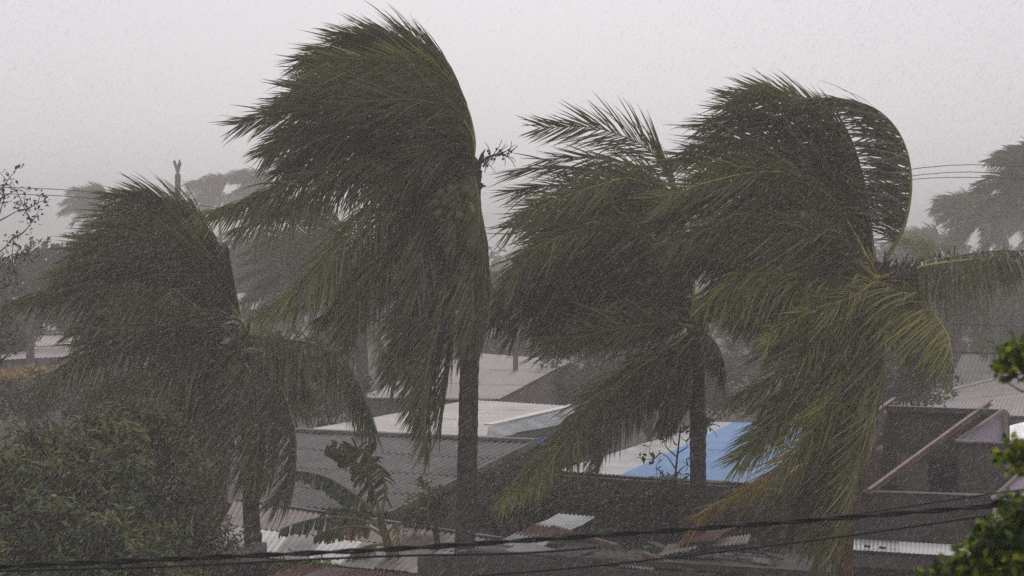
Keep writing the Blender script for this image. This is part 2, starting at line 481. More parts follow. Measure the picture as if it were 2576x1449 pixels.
def leaflets_np(path, n, Ln, wb, gb, roll, tone, width, a_side, b_fwd, keep=1.0, t0=0.1, tipdry=0.0, segs=(0, .28, .55, .8, 1), noise=0.14, lenj=0.17, fold=0.9):
    """Both rows of leaflets along a midrib path (world points)."""
    path = np.asarray(path)
    m = len(path)
    T = np.gradient(path, axis=0)
    T /= np.linalg.norm(T, axis=1)[:, None]
    t = np.linspace(t0, 1.0, n)
    t = np.concatenate([t, t + 0.4 / n])
    t = np.clip(t + rng.normal(0, 0.25 / n, 2 * n), t0, 1)
    side = np.concatenate([np.ones(n), -np.ones(n)])
    k = rng.random(2 * n) < keep
    t, side = t[k], side[k]
    n2 = len(t)
    x = t * (m - 1)
    i = np.clip(x.astype(int), 0, m - 2)
    f = (x - i)[:, None]
    P0 = path[i] * (1 - f) + path[i + 1] * f
    Tt = T[i] * (1 - f) + T[i + 1] * f
    Tt /= np.linalg.norm(Tt, axis=1)[:, None]
    dep = np.array((0.0, 1.0, 0.0))
    B1 = dep - Tt * (Tt @ dep)[:, None]
    B1 /= np.linalg.norm(B1, axis=1)[:, None] + 1e-6
    B2 = np.cross(Tt, B1)
    rl = roll + rng.normal(0, 0.16, n2) + 0.35 * np.sin(t * 5 + rng.uniform(0, 6))
    S = (np.cos(rl)[:, None] * B1 + np.sin(rl)[:, None] * B2) * side[:, None]
    # leaflets stand a little above the midrib plane: a shallow V
    Nf = np.cross(Tt, S) * side[:, None]
    prof = np.interp(t, [0, .12, .3, .6, .85, 1.0], [.45, .7, 1.0, .95, .7, .5])
    # blown clumps: neighbouring leaflets share their deviation
    cl = np.interp(t * 14, np.arange(16), rng.normal(0, 1, 16))
    ln = Ln * prof * (1 + rng.normal(0, lenj, n2))
    bf = b_fwd + 0.55 * np.clip((t - .55) / .45, 0, 1)
    D0 = S * a_side + Tt * bf[:, None] + Nf * 0.18 + rng.normal(0, noise, (n2, 3)) + cl[:, None] * np.array((0.02, 0.10, 0.06))
    brk = (rng.random(n2) < .07) * rng.uniform(.6, 2.2, n2)
    upw = np.clip(-(D0 @ WIND), 0, None)
    D0 = D0 + WIND * (upw * min(.97, fold))[:, None]
    pts = [P0]
    p = P0.copy()
    segs = np.asarray(segs)
    ds = np.diff(segs)
    Ds = []
    for q, d in enumerate(ds):
        s = segs[q] + d / 2
        D = D0 + WIND * (wb * (0.25 + 1.3 * s)) + (GRAV * (gb * (0.2 + 1.5 * s)))[None, :] + brk[:, None] * np.array((-.3, 0, -1.1)) * max(0, s - .25)
        D = D / np.linalg.norm(D, axis=1)[:, None]
        Ds.append(D)
        p = p + D * (ln * d)[:, None]
        pts.append(p)
    pts = np.stack(pts, 1)
    Dm = np.stack(Ds + [Ds[-1]], 1)
    tw = rng.normal(0, 0.5, n2)
    W = np.cross(Dm, Nf[:, None, :] * np.cos(tw)[:, None, None] + S[:, None, :] * np.sin(tw)[:, None, None])
    W /= np.linalg.norm(W, axis=2)[:, :, None] + 1e-6
    hw = np.interp(segs, [0, .25, .6, .85, 1], [.55, 1, .8, .42, .03]) * width / 2
    hwv = hw[None, :, None] * (prof * .4 + .6)[:, None, None]
    A, B = pts - W * hwv, pts + W * hwv
    V = np.stack([A, B], 2).reshape(-1, 3)
    ns = len(segs)
    base = (np.arange(n2) * ns * 2)[:, None]
    q = np.arange(ns - 1)[None, :] * 2
    b0 = base + q
    Fq = np.stack([b0, b0 + 1, b0 + 3, b0 + 2], -1).reshape(-1, 4)
    tn = np.clip(tone + rng.normal(0, 0.11, n2) + tipdry * np.clip((t - .5) * 2, 0, 1), 0, 1)
    tint = np.repeat(tn, ns * 2)
    if tipdry:
        tint = np.clip(tint + np.tile(np.repeat(np.linspace(0, tipdry * .6, ns), 2), n2), 0, 1)
    return V, Fq, tint


def add_frond(palm, path, n=132, Ln=0.8, wb=0.5, gb=0.15, roll=1.0, tone=0.3, rib=0.4, width=0.029, a=0.75, b=0.6, keep=1.0, t0=0.1, tipdry=0.0, r0=0.035, label=None, fold=0.9, Nn=.14):
    m = len(path)
    tone = tone + random.uniform(-.07, .09)
    tt = np.linspace(0, 1, m)
    rad = np.interp(tt, [0, .05, .25, 1], [r0 * 1.5, r0, r0 * .55, 0.004])
    V, Fc = tube(path, rad, 5)
    tint = np.clip(np.full(len(V), rib) + rng.normal(0, .04, len(V)), 0, 1)
    LV, LF, Lt = leaflets_np(path, n, Ln, wb, gb, roll, tone, width, a, b, keep, t0, tipdry, fold=fold, noise=Nn)
    fo = mk('frond', V, Fc, M['midrib'], palm, smooth=True, tint=tint)
    mk('leaflets', LV, LF, M['leaflet'], fo, tint=Lt, kind='stuff')
    if label: fo['label'] = label
    return fo


KIND = {
    # U: blown up and back, H: leaflets hang from it, D: whole frond hangs, S: sparse windward frond
    'U': dict(Ln=0.95, wb=0.45, gb=0.02, a=0.52, b=0.62, tone=0.23),
    'H': dict(Ln=0.92, wb=0.16, gb=0.75, a=0.52, b=0.45, tone=0.27, fold=.4),
    'D': dict(Ln=0.92, wb=0.32, gb=0.42, a=0.55, b=0.55, tone=0.25, fold=.7),
    'S': dict(Ln=1.0, wb=0.9, gb=0.02, a=0.30, b=0.30, tone=0.16, keep=0.74, width=0.036, roll=0.12, Nn=.24),
    'X': dict(Ln=0.6, wb=0.15, gb=0.9, a=0.35, b=0.3, tone=0.05, keep=0.85, width=0.032),
}


def frond_px(palm, hub, d, pts, kind='U', slope=None, jig=0.0, hubj=0.06, **kw):
    o = dict(KIND[kind]); o.update(kw)
    if slope is None: slope = random.uniform(-1.0, 1.0)
    k = len(pts)
    W = [hub + np.array((random.gauss(0, hubj), random.gauss(0, hubj), random.gauss(0, hubj)))]
    jx, jy = random.gauss(0, 1) * jig, random.gauss(0, 1) * jig
    for i, (u, v) in enumerate(pts):
        f = (i + 1) / k
        W.append(P(u + jx * f, v + jy * f, d + slope * f))
    path = catmull(W, 34)
    o.setdefault('roll', random.uniform(0.75, 1.25))
    return add_frond(palm, path, **o)


def blown_path(hub, d0, length, bend=1.7, drop=0.5, m=26):
    """A frond that starts along d0 and is swept downwind."""
    p = np.array(hub, float)
    d0 = np.asarray(d0, float) / np.linalg.norm(d0)
    out = [p.copy()]
    for i in range(m - 1):
        s = i / (m - 2)
        D = d0 * (1 - s * .55) + WIND * bend * s ** 1.2 + GRAV * drop * s ** 1.6
        D /= np.linalg.norm(D)
        p = p + D * length / (m - 1)
        out.append(p.copy())
    return np.array(out)


def trunk(palm, pts, r_top, r_bot, mat, bend_n=84):
    path = catmull(pts, bend_n)
    t = np.linspace(0, 1, bend_n)
    rad = r_top + (r_bot - r_top) * t ** 1.3
    rad = rad * (1 + 0.06 * (np.arange(bend_n) % 2) + rng.normal(0, .012, bend_n))
    rad[:3] *= (1.25, 1.15, 1.05)
    return mk('trunk', *tube(path, rad, 12), mat, palm, smooth=False)


def ellipsoid(c, r, n=8, m=6):
    V, Fc = [], []
    for i in range(m + 1):
        th = math.pi * i / m
        for j in range(n):
            ph = 2 * math.pi * j / n
            V.append((c[0] + r[0] * math.sin(th) * math.cos(ph), c[1] + r[1] * math.sin(th) * math.sin(ph), c[2] + r[2] * math.cos(th)))
    for i in range(m):
        for j in range(n):
            k = (j + 1) % n
            Fc.append([i * n + j, (i + 1) * n + j, (i + 1) * n + k, i * n + k])
    return np.array(V), Fc


def nut(palm, u, v, d, mat, r=0.105):
    c = P(u, v, d)
    return mk('coconut', *ellipsoid(c, (r, r, r * 1.2)), mat, palm, smooth=True)


def spike(palm, name, pts, d, r, mat):
    path = catmull([P(u, v, d + dd) for u, v, dd in pts], 12)
    t = np.linspace(0, 1, 12)
    return mk(name, *tube(path, r * np.interp(t, [0, .4, 1], [.6, 1, .12]), 7), mat, palm, smooth=True)


def flower_stalk(palm, pts, d, mat):
    path = catmull([P(u, v, d + dd) for u, v, dd in pts], 14)
    mb = MB().add(tube(path, np.linspace(.03, .012, 14), 6))
    for i in range(4, 14):
        for _ in range(3):
            q = path[i] + np.array((random.uniform(-.1, .25), random.uniform(-.15, .15), random.uniform(-.22, .28)))
            mid = (path[i] + q) / 2 + np.array((.03, 0, .02))
            mb.add(tube(catmull([path[i], mid, q], 5), np.linspace(.008, .004, 5), 4))
            if random.random() < .5:
                mb.add(ellipsoid(path[i] * .6 + q * .4, (.022, .022, .022), 5, 4))
    return mk('flower_stalk', *mb.get(), mat, palm)


def crown_heart(palm, c, r, mat, n=30):
    """Fibrous heart: old leaf bases and net fibre round the growing point."""
    mb = MB().add(ellipsoid(c, (r, r, r * 1.9), 10, 8))
    for i in range(n):
        a = random.uniform(0, 2 * math.pi)
        h = random.uniform(-1.6, 1.3) * r
        p = np.array(c) + np.array((math.cos(a) * r * .8, math.sin(a) * r * .8, h))
        q = p + np.array((math.cos(a) * random.uniform(.02, .14), math.sin(a) * random.uniform(.02, .14), random.uniform(.0, .3)))
        mb.add(tube([p, (p + q) / 2 + np.array((0, 0, .03)), q], [.035, .026, .008], 5))
    return mk('heart', *mb.get(), mat, palm)


def palm(name, hub_px, d, label, fronds, trunk_px, r_top, r_bot, mat_trunk, group='coconut palms bent by the storm', fill=0, jig=11, extra=1):
    hub = P(*hub_px, d)
    foot = P(*trunk_px[-1], d)
    foot[2] = 0.0
    o = thing(name, foot, label, 'palm tree', group)
    tp = [hub] + [P(u, v, d) for u, v in trunk_px] + [foot]
    trunk(o, tp, r_top, r_bot, mat_trunk)
    crown_heart(o, hub + np.array((0, 0, -.05)), .17, M['fibre'])
    prev = None
    for pts, kind, kw in fronds:
        kw = dict(kw)
        cp = kw.pop('n_copy', extra)
        frond_px(o, hub, d, pts, kind, **kw)
        for _ in range(cp):
            k2 = {k: v for k, v in kw.items() if k not in ('slope', 'roll', 'label')}
            k2['rib'] = random.choice((.1, .2, .35, .5))
            k2['keep'] = .85
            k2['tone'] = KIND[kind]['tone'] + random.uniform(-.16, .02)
            bp_ = pts
            if prev is not None and prev[1] == kind and kind in 'UDH':
                f_ = random.uniform(.2, .85)
                n_ = max(5, len(pts))
                c0, c1 = [catmull([np.array((u, v, 0.)) for u, v in [hub_px] + list(z_)], n_ + 1)[1:, :2] for z_ in (prev[0], pts)]
                bp_ = c0 * (1 - f_) + c1 * f_
                cut = random.uniform(.86, 1.0)
                bp_ = [(hub_px[0] + (u - hub_px[0]) * cut, hub_px[1] + (v - hub_px[1]) * cut) for u, v in bp_]
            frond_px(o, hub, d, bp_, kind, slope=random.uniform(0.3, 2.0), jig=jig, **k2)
        prev = (pts, kind)
    for i in range(fill):
        a = random.uniform(-1.1, 1.1)
        d0 = (random.uniform(-.7, .35), a, random.uniform(.1, 1.0))
        add_frond(o, blown_path(hub, d0, random.uniform(2.6, 3.6), 1.5, .5), roll=random.uniform(.7, 1.3), n=70, **{k: v for k, v in KIND['U'].items()})
    return o, hub


Y = dict(tone=0.5, rib=0.75, slope=-0.8)
# --- centre: the tall palm
pc, hubc = palm('coconut_palm', (1185, 430), 40.0, 'tallest palm at the centre, crown blown left above its straight bare trunk', [
    ([(1193, 350), (1172, 265), (1120, 180), (1045, 125), (955, 94), (865, 88)], 'U', dict(slope=.4)),
    ([(1190, 350), (1175, 273), (1132, 219), (1086, 176), (1035, 164), (902, 152), (800, 158)], 'U', dict(slope=-1.6, r0=.045, rib=.5, tone=.3)),
    ([(1188, 340), (1160, 250), (1100, 180), (1015, 130), (930, 120), (830, 130), (760, 150)], 'U', dict(slope=.9)),
    ([(1180, 340), (1135, 270), (1055, 225), (950, 210), (840, 210), (740, 225)], 'U', dict(slope=-.4, n_copy=2)),
    ([(1170, 350), (1110, 285), (1010, 250), (900, 245), (790, 252), (705, 268)], 'U', dict(slope=.6, n_copy=2)),
    ([(1150, 360), (1080, 305), (980, 278), (860, 275), (740, 282), (660, 296), (605, 312)], 'U', dict(slope=-.6, gb=.22, rib=.45)),
    ([(1145, 385), (1060, 340), (960, 320), (850, 325), (750, 345), (680, 385)], 'D', dict(slope=-.3, n_copy=2)),
    ([(1140, 395), (1050, 375), (940, 360), (840, 368), (760, 400), (700, 440)], 'D', dict(slope=.5)),
    ([(1090, 425), (960, 413), (830, 428), (700, 470), (610, 505), (520, 535)], 'H', dict(slope=-.9, gb=.62, wb=.3, tone=.36, rib=.4)),
    ([(1120, 432), (1040, 448), (960, 498), (890, 570), (820, 660), (740, 735), (655, 790)], 'H', dict(slope=-1.3, tone=.36, rib=.7, Ln=.95)),
    ([(1110, 470), (1020, 530), (960, 600), (900, 680), (850, 760), (800, 800)], 'H', dict(slope=.4)),
    ([(1130, 500), (1060, 570), (990, 640), (930, 715), (890, 790), (870, 860)], 'H', dict(slope=-.2, n_copy=2)),
    ([(1140, 540), (1080, 650), (1040, 760), (1005, 870), (985, 950)], 'D', dict(slope=-.8, n_copy=1)),
    ([(1150, 560), (1115, 700), (1085, 850), (1066, 1010), (1078, 1135)], 'D', dict(slope=-.9, tone=.33, n_copy=2)),
    ([(1165, 560), (1140, 700), (1128, 850), (1112, 980), (1105, 1080)], 'D', dict(slope=.3, gb=.6, n_copy=2)),
    ([(1205, 510), (1218, 600), (1220, 710), (1208, 830), (1200, 880)], 'D', dict(slope=-.4, gb=.7, wb=.1, Ln=.6, n_copy=1)),
    ([(1150, 470), (1090, 540), (1060, 640), (1050, 740)], 'H', dict(slope=-.9, n_copy=1)),
    ([(1130, 425), (1070, 420), (1010, 435), (950, 470)], 'H', dict(slope=-.5, n_copy=1, t0=.04)),
    ([(1175, 395), (1150, 375), (1110, 370), (1060, 385)], 'D', dict(slope=-.6, n_copy=1, t0=.03)),
    ([(1180, 440), (1165, 480), (1150, 540), (1140, 610)], 'D', dict(slope=-.7, n_copy=1, t0=.03, Ln=.7)),
    ([(1192, 440), (1200, 480), (1206, 540), (1205, 600)], 'D', dict(slope=-.5, n_copy=0, t0=.03, Ln=.6)),
    ([(1150, 400), (1100, 385), (1040, 385), (980, 400)], 'D', dict(slope=.3, n_copy=1, t0=.04)),
    ([(1160, 480), (1120, 540), (1095, 620), (1085, 700)], 'D', dict(slope=-.3, n_copy=1, t0=.05)),
    ([(1192, 500), (1190, 620), (1185, 740), (1180, 850)], 'D', dict(slope=-.6, wb=.2, gb=.7, n_copy=1)),
], [(1190, 560), (1197, 700), (1182, 900), (1177, 1100), (1172, 1300), (1168, 1449)], .145, .185, M['palm_bark'], fill=3)
for u, v in ((1108, 488), (1132, 478), (1120, 510), (1096, 512), (1140, 520), (1102, 540), (1125, 545), (1150, 500), (1155, 545), (1170, 480), (1178, 498)):
    nut(pc, u, v, 39.45 + random.uniform(-.1, .1), M['nut'], .085)
spike(pc, 'spathe', [(1176, 405, -.1), (1178, 365, -.12), (1181, 335, -.1)], 40, .03, M['spathe'])
spike(pc, 'spathe', [(1182, 505, -.5), (1187, 530, -.5), (1192, 555, -.45)], 40, .05, M['spathe'])
flower_stalk(pc, [(1190, 425, -.1), (1225, 398, -.2), (1255, 388, -.2), (1275, 393, -.2)], 40, M['spathe_dark'])

# --- left palm
pl, hubl = palm('coconut_palm', (605, 855), 42.0, 'left palm with rounded windswept crown above the dark bushes', [
    ([(590, 760), (566, 670), (520, 595), (455, 535), (380, 500), (300, 495)], 'U', dict(slope=.5, a=.42)),
    ([(586, 750), (548, 650), (485, 575), (410, 532), (330, 522), (250, 545)], 'U', dict(slope=.9, n_copy=2)),
    ([(580, 755), (535, 665), (465, 605), (385, 575), (295, 575), (205, 605)], 'U', dict(slope=.2, n_copy=2)),
    ([(575, 760), (516, 682), (449, 627), (391, 608), (332, 601), (273, 604), (190, 630)], 'U', dict(slope=-1.6, r0=.045, rib=.55, n_copy=1)),
    ([(560, 775), (480, 700), (390, 662), (300, 655), (210, 670), (140, 700)], 'U', dict(slope=.1, gb=.15, n_copy=2)),
    ([(550, 785), (460, 730), (370, 690), (270, 690), (200, 710), (150, 740)], 'D', dict(slope=.7)),
    ([(550, 815), (504, 779), (457, 744), (430, 726), (367, 737), (300, 770)], 'D', dict(slope=-1.9, r0=.045, rib=.6, tone=.36)),
    ([(540, 805), (430, 765), (330, 738), (230, 730), (150, 732), (60, 752)], 'H', dict(slope=-1.0, tone=.22, n_copy=1)),
    ([(520, 825), (420, 795), (330, 790), (250, 810), (190, 840)], 'H', dict(slope=.5, n_copy=0)),
    ([(520, 842), (420, 845), (340, 855), (261, 874), (187, 909), (112, 975)], 'H', dict(slope=-1.2, tone=.27, n_copy=1)),
    ([(550, 870), (497, 892), (392, 948), (314, 1009), (270, 1055)], 'H', dict(slope=-1.0, rib=.95, tone=.34, n_copy=0)),
    ([(560, 880), (470, 900), (380, 930), (300, 960), (240, 990)], 'H', dict(slope=.6, n_copy=0)),
    ([(560, 905), (510, 970), (450, 1045), (400, 1120), (375, 1190)], 'D', dict(slope=-.4, n_copy=2)),
    ([(570, 930), (540, 1020), (505, 1120), (480, 1220), (462, 1300)], 'D', dict(slope=.2, n_copy=1)),
    ([(590, 940), (578, 1060), (565, 1180), (550, 1290)], 'D', dict(slope=-.5, n_copy=1)),
    ([(610, 900), (630, 935), (648, 1000), (650, 1090), (640, 1190)], 'D', dict(slope=-.8, rib=.85, wb=.45, n_copy=1)),
    ([(650, 895), (690, 940), (722, 1010), (742, 1090), (740, 1180), (720, 1235), (692, 1268)], 'D', dict(slope=-.9, wb=.5, tone=.2, n_copy=1)),
    ([(655, 862), (730, 857), (800, 872), (860, 920), (905, 990), (936, 1070)], 'H', dict(slope=-1.0, gb=.9, wb=.05, tone=.27, rib=.1, n_copy=1)),
    ([(660, 850), (700, 880), (740, 920), (770, 980)], 'H', dict(slope=.7, n_copy=0)),
    ([(600, 770), (585, 690), (575, 630)], 'U', dict(slope=-.2, Ln=.4, n_copy=0)),
], [(612, 920), (640, 1050), (648, 1130), (632, 1250), (636, 1400)], .13, .17, M['palm_bark'], fill=3)
for u, v in ((590, 905), (602, 918), (578, 920), (612, 900), (560, 908)):
    nut(pl, u, v, 41.75, M['nut'], .07)
spike(pl, 'spathe', [(612, 880, -.4), (640, 878, -.45), (665, 886, -.5)], 42, .03, M['cream_edge'])

# --- third palm
pm, hubm = palm('coconut_palm', (1752, 825), 41.0, 'palm between the tall centre one and the right one, dead fronds under its crown', [
    ([(1738, 700), (1722, 560), (1664, 418), (1617, 366), (1560, 340), (1497, 321), (1434, 319), (1357, 321)], 'U', dict(slope=-.2, wb=.25, n_copy=0, tone=.2, b=.7, a=.62, roll=1.35)),
    ([(1730, 650), (1690, 545), (1610, 490), (1510, 470), (1400, 468), (1290, 480)], 'U', dict(slope=.5, n_copy=2, a=.42)),
    ([(1735, 610), (1660, 490), (1585, 448), (1518, 462), (1445, 485), (1360, 520), (1285, 570)], 'U', dict(slope=-1.7, r0=.045, rib=.75, tone=.36, gb=.2, n_copy=1)),
    ([(1730, 700), (1690, 600), (1620, 530), (1530, 500), (1430, 505), (1330, 540)], 'U', dict(slope=.3, n_copy=2)),
    ([(1710, 690), (1620, 600), (1520, 572), (1420, 590), (1340, 640), (1280, 715)], 'D', dict(slope=-1.6, r0=.04, rib=.55, n_copy=2)),
    ([(1690, 720), (1580, 660), (1480, 660), (1390, 710), (1320, 790), (1285, 850)], 'D', dict(slope=-.2, n_copy=2)),
    ([(1690, 760), (1590, 720), (1490, 725), (1410, 770), (1350, 820)], 'H', dict(slope=.5, n_copy=2)),
    ([(1690, 790), (1610, 770), (1530, 780), (1470, 810), (1420, 850)], 'H', dict(slope=-.6, n_copy=2)),
    ([(1650, 740), (1540, 630), (1430, 620), (1340, 670), (1270, 760)], 'D', dict(slope=-.5, n_copy=2)),
    ([(1640, 760), (1520, 700), (1400, 690), (1300, 720), (1250, 800)], 'H', dict(slope=.2, n_copy=1)),
    ([(1690, 870), (1620, 915), (1545, 985), (1475, 1055), (1405, 1125), (1335, 1195), (1275, 1245)], 'D', dict(slope=-1.1, tone=.30, tipdry=.2, rib=.6, gb=.55, wb=.05, n_copy=2)),
    ([(1700, 900), (1650, 960), (1600, 1010), (1550, 1065), (1510, 1120), (1496, 1185)], 'U', dict(slope=-.9, wb=.03, gb=.25, n_copy=0, a=.6, roll=1.45, Ln=.62, tone=.2)),
    ([(1700, 880), (1655, 910), (1610, 960), (1585, 1020)], 'H', dict(slope=.4, n_copy=2)),
    ([(1742, 920), (1716, 970), (1692, 1015), (1668, 1062)], 'X', dict(slope=-.5, n_copy=3, rib=.1)),
    ([(1735, 900), (1705, 940), (1695, 1000), (1700, 1050)], 'X', dict(slope=-.3, n_copy=1, rib=.1)),
    ([(1790, 850), (1815, 890), (1824, 940)], 'X', dict(slope=-.3, n_copy=0)),
    ([(1740, 730), (1700, 650), (1640, 610), (1560, 600), (1470, 620)], 'U', dict(slope=-.5, gb=.2, n_copy=2)),
], [(1752, 900), (1755, 1000), (1756, 1200), (1756, 1449)], .125, .16, M['palm_bark'], fill=3)
for u, v in ((1672, 944), (1682, 952), (1665, 956), (1690, 945)):
    nut(pm, u, v, 40.2, M['nut_dark'], .1)
spike(pm, 'spathe', [(1815, 900, -.3), (1822, 940, -.3), (1820, 1000, -.3)], 41, .035, M['spathe_dark'])
flower_stalk(pm, [(1752, 1040, -.2), (1765, 1055, -.25), (1778, 1075, -.25)], 41, M['spathe_dark'])

# --- right palm
pr, hubr = palm('coconut_palm', (2205, 700), 37.0, 'right palm with one bare curved frond standing up and yellow fronds either side', [
    ([(2236, 640), (2276, 560), (2291, 450), (2270, 350), (2215, 282), (2140, 252), (2055, 246)], 'S', dict(slope=-.3, n_copy=1, t0=.16)),
    ([(2196, 620), (2182, 500), (2152, 390), (2092, 310), (2010, 262), (1920, 240), (1850, 248)], 'U', dict(slope=.3, n_copy=1)),
    ([(2190, 610), (2166, 490), (2112, 400), (2022, 335), (1930, 300), (1840, 298), (1770, 318)], 'U', dict(slope=.8, n_copy=2)),
    ([(2180, 620), (2130, 510), (2050, 430), (1950, 382), (1850, 370), (1750, 390), (1690, 415)], 'U', dict(slope=.2, n_copy=2)),
    ([(2160, 610), (2109, 522), (2057, 470), (1990, 436), (1906, 433), (1828, 446), (1740, 470), (1670, 500)], 'U', dict(slope=-1.7, r0=.045, rib=.72, gb=.12, tone=.32, n_copy=1)),
    ([(2170, 650), (2120, 580), (2040, 520), (1950, 490), (1850, 490), (1750, 520), (1660, 560)], 'U', dict(slope=.5, gb=.15, n_copy=2)),
    ([(2165, 665), (2125, 631), (2052, 584), (1990, 558), (1917, 550), (1828, 561), (1700, 605)], 'D', dict(slope=-2.0, r0=.05, rib=.75, tone=.32, n_copy=1)),
    ([(2150, 680), (2050, 635), (1940, 615), (1830, 620), (1720, 660), (1660, 700)], 'D', dict(slope=.2, n_copy=3)),
    ([(2140, 690), (2040, 670), (1940, 670), (1850, 700), (1780, 760)], 'H', dict(slope=.8, n_copy=2)),
    ([(2140, 712), (2069, 716), (1965, 709), (1885, 705), (1829, 723), (1783, 765)], 'H', dict(slope=-1.7, r0=.045, rib=.8, tone=.42, n_copy=0)),
    ([(2150, 720), (2050, 740), (1950, 770), (1880, 800)], 'H', dict(slope=.5, n_copy=2)),
    ([(2195, 712), (2156, 740), (2104, 761), (2017, 796), (1948, 834), (1928, 866)], 'D', dict(slope=-1.4, rib=.85, tone=.56, wb=.5, gb=.2, Ln=.6, n_copy=0)),
    ([(2150, 760), (2069, 837), (2010, 896), (1948, 948), (1850, 995)], 'D', dict(slope=-.9, tone=.44, n_copy=1)),
    ([(2170, 800), (2110, 900), (2040, 980), (1950, 1065), (1880, 1140)], 'D', dict(slope=-.5, tone=.38, n_copy=2)),
    ([(2180, 820), (2130, 950), (2060, 1060), (1980, 1150), (1890, 1225), (1810, 1265), (1755, 1305)], 'D', dict(slope=-.9, tone=.48, tipdry=.35, wb=.5, n_copy=1)),
    ([(2216, 760), (2222, 844), (2222, 917), (2206, 1004), (2191, 1063), (2165, 1150), (2140, 1250), (2112, 1350)], 'D', dict(slope=-.6, tone=.45, rib=.6, wb=.55, gb=.3, n_copy=1)),
    ([(2190, 820), (2160, 950), (2130, 1080), (2090, 1200), (2060, 1320)], 'D', dict(slope=.1, tone=.15, n_copy=3)),
    ([(2180, 800), (2120, 930), (2070, 1080), (2020, 1230), (1985, 1350)], 'D', dict(slope=.5, tone=.15, n_copy=3)),
    ([(2180, 900), (2140, 1060), (2100, 1220), (2070, 1340), (2050, 1430)], 'D', dict(slope=-.2, tone=.3, n_copy=1)),
    ([(2190, 950), (2160, 1120), (2130, 1270), (2100, 1400)], 'D', dict(slope=-.5, tone=.42, n_copy=2)),
    ([(2255, 690), (2330, 668), (2420, 655), (2500, 650), (2556, 656)], 'H', dict(slope=-1.2, gb=1.2, wb=.0, a=.4, b=.2, rib=.75, r0=.045, tone=.20, Ln=.85, n_copy=1)),
    ([(2240, 748), (2300, 762), (2352, 795), (2386, 850), (2398, 920)], 'D', dict(slope=-1.2, tone=.52, wb=.55, gb=.5, rib=.75, a=.4, b=.25, r0=.04, n_copy=0)),
    ([(2245, 760), (2290, 790), (2320, 840), (2330, 900)], 'H', dict(slope=.4, tone=.2, n_copy=1)),
], [(2193, 780), (2180, 950), (2160, 1150), (2128, 1330), (2120, 1449)], .13, .17, M['palm_bark_rust'], fill=3)
for u, v in ((2258, 690), (2268, 684), (2282, 688), (2250, 700), (2240, 830), (2252, 846), (2262, 838)):
    nut(pr, u, v, 36.5, M['nut_dark'], .075)
flower_stalk(pr, [(2215, 690, -.3), (2245, 675, -.4), (2275, 672, -.4), (2295, 682, -.4)], 37, M['fibre'])
spike(pr, 'spathe', [(2232, 810, -.2), (2242, 850, -.2), (2246, 890, -.2)], 37, .035, M['spathe_dark'])
spike(pr, 'spathe', [(2160, 690, -.6), (2150, 700, -.6), (2140, 725, -.6)], 37, .03, M['spathe'])

# --- hazier palm behind
pb, hubb = palm('coconut_palm', (898, 715), 82.0, 'hazy palm standing behind, between the left palm and the tall one', [
    ([(872, 630), (822, 570), (755, 528), (685, 525), (625, 550)], 'U', dict(Ln=1.15)),
    ([(880, 620), (850, 565), (800, 528), (740, 515)], 'U', dict(Ln=1.1)),
    ([(862, 670), (809, 637), (757, 611), (712, 597), (670, 604), (615, 640)], 'U', dict(rib=.6, tone=.34)),
    ([(860, 690), (800, 660), (730, 650), (665, 675), (610, 700)], 'U', dict(gb=.2)),
    ([(860, 700), (790, 690), (720, 695), (660, 725), (620, 760)], 'D', dict(Ln=1.1)),
    ([(850, 730), (780, 745), (720, 765), (665, 790)], 'D', dict(tone=.42)),
    ([(870, 780), (840, 850), (830, 920)], 'D', dict(Ln=1.1)),
    ([(930, 790), (960, 860), (972, 920)], 'D', dict(Ln=1.1)),
    ([(850, 780), (805, 850), (785, 930)], 'D', dict(Ln=1.1)),
    ([(880, 790), (865, 860), (850, 900), (838, 920)], 'D', dict(tone=.5, rib=.7)),
], [(905, 800), (912, 950), (914, 1080)], .19, .25, M['palm_bark'], group='coconut palms bent by the storm')

# --- far palms in the mist
FAR = [
    # u, v of the crown, depth, frond length, count, label
    (2478, 545, 150, 3.9, 30, 'misty palm with a drooping rounded crown under the wires right of the big palms'),
    (2640, 450, 125, 4.3, 30, 'misty palm cut off by the right edge, highest of the palms there'),
    (2610, 545, 160, 4.4, 30, 'misty palm at right edge, below the highest one there'),
    (2345, 630, 190, 4.2, 24, 'faint low palm just right of the bare curved frond'),
    (655, 480, 250, 4.8, 26, 'faint far palm with a domed crown left of the tall palm fronds'),
    (550, 490, 265, 4.6, 26, 'faint far palm second from the tall palm, above the left crown'),
    (250, 515, 230, 4.0, 24, 'faint far palm crossed by wires at the left'),
]
for u, v, d, ln, cnt, lab in FAR:
    hub = P(u, v, d)
    foot = np.array((hub[0] + .5, d, 0.0))
    o = thing('coconut_palm', foot, lab, 'palm tree', 'far palms in the mist')
    trunk(o, [hub, hub * np.array((1, 1, .5)) + np.array((.3, 0, 0)), foot], .15, .2, M['palm_bark'], 16)
    for i in range(cnt):
        a = 2 * math.pi * i / cnt + random.uniform(-.2, .2)
        el = random.uniform(.05, 1.5) if i % 3 else random.uniform(-.6, .1)
        d0 = (math.cos(a) * .8, math.sin(a) * .8, el)
        path = blown_path(hub, d0, ln * random.uniform(.75, 1.05), 1.5 if el > 0 else .7, 1.0)
        add_frond(o, path[::2], n=54, Ln=1.0, wb=.45, gb=.3, roll=random.uniform(.6, 1.3), tone=.3, rib=.2, width=.08)
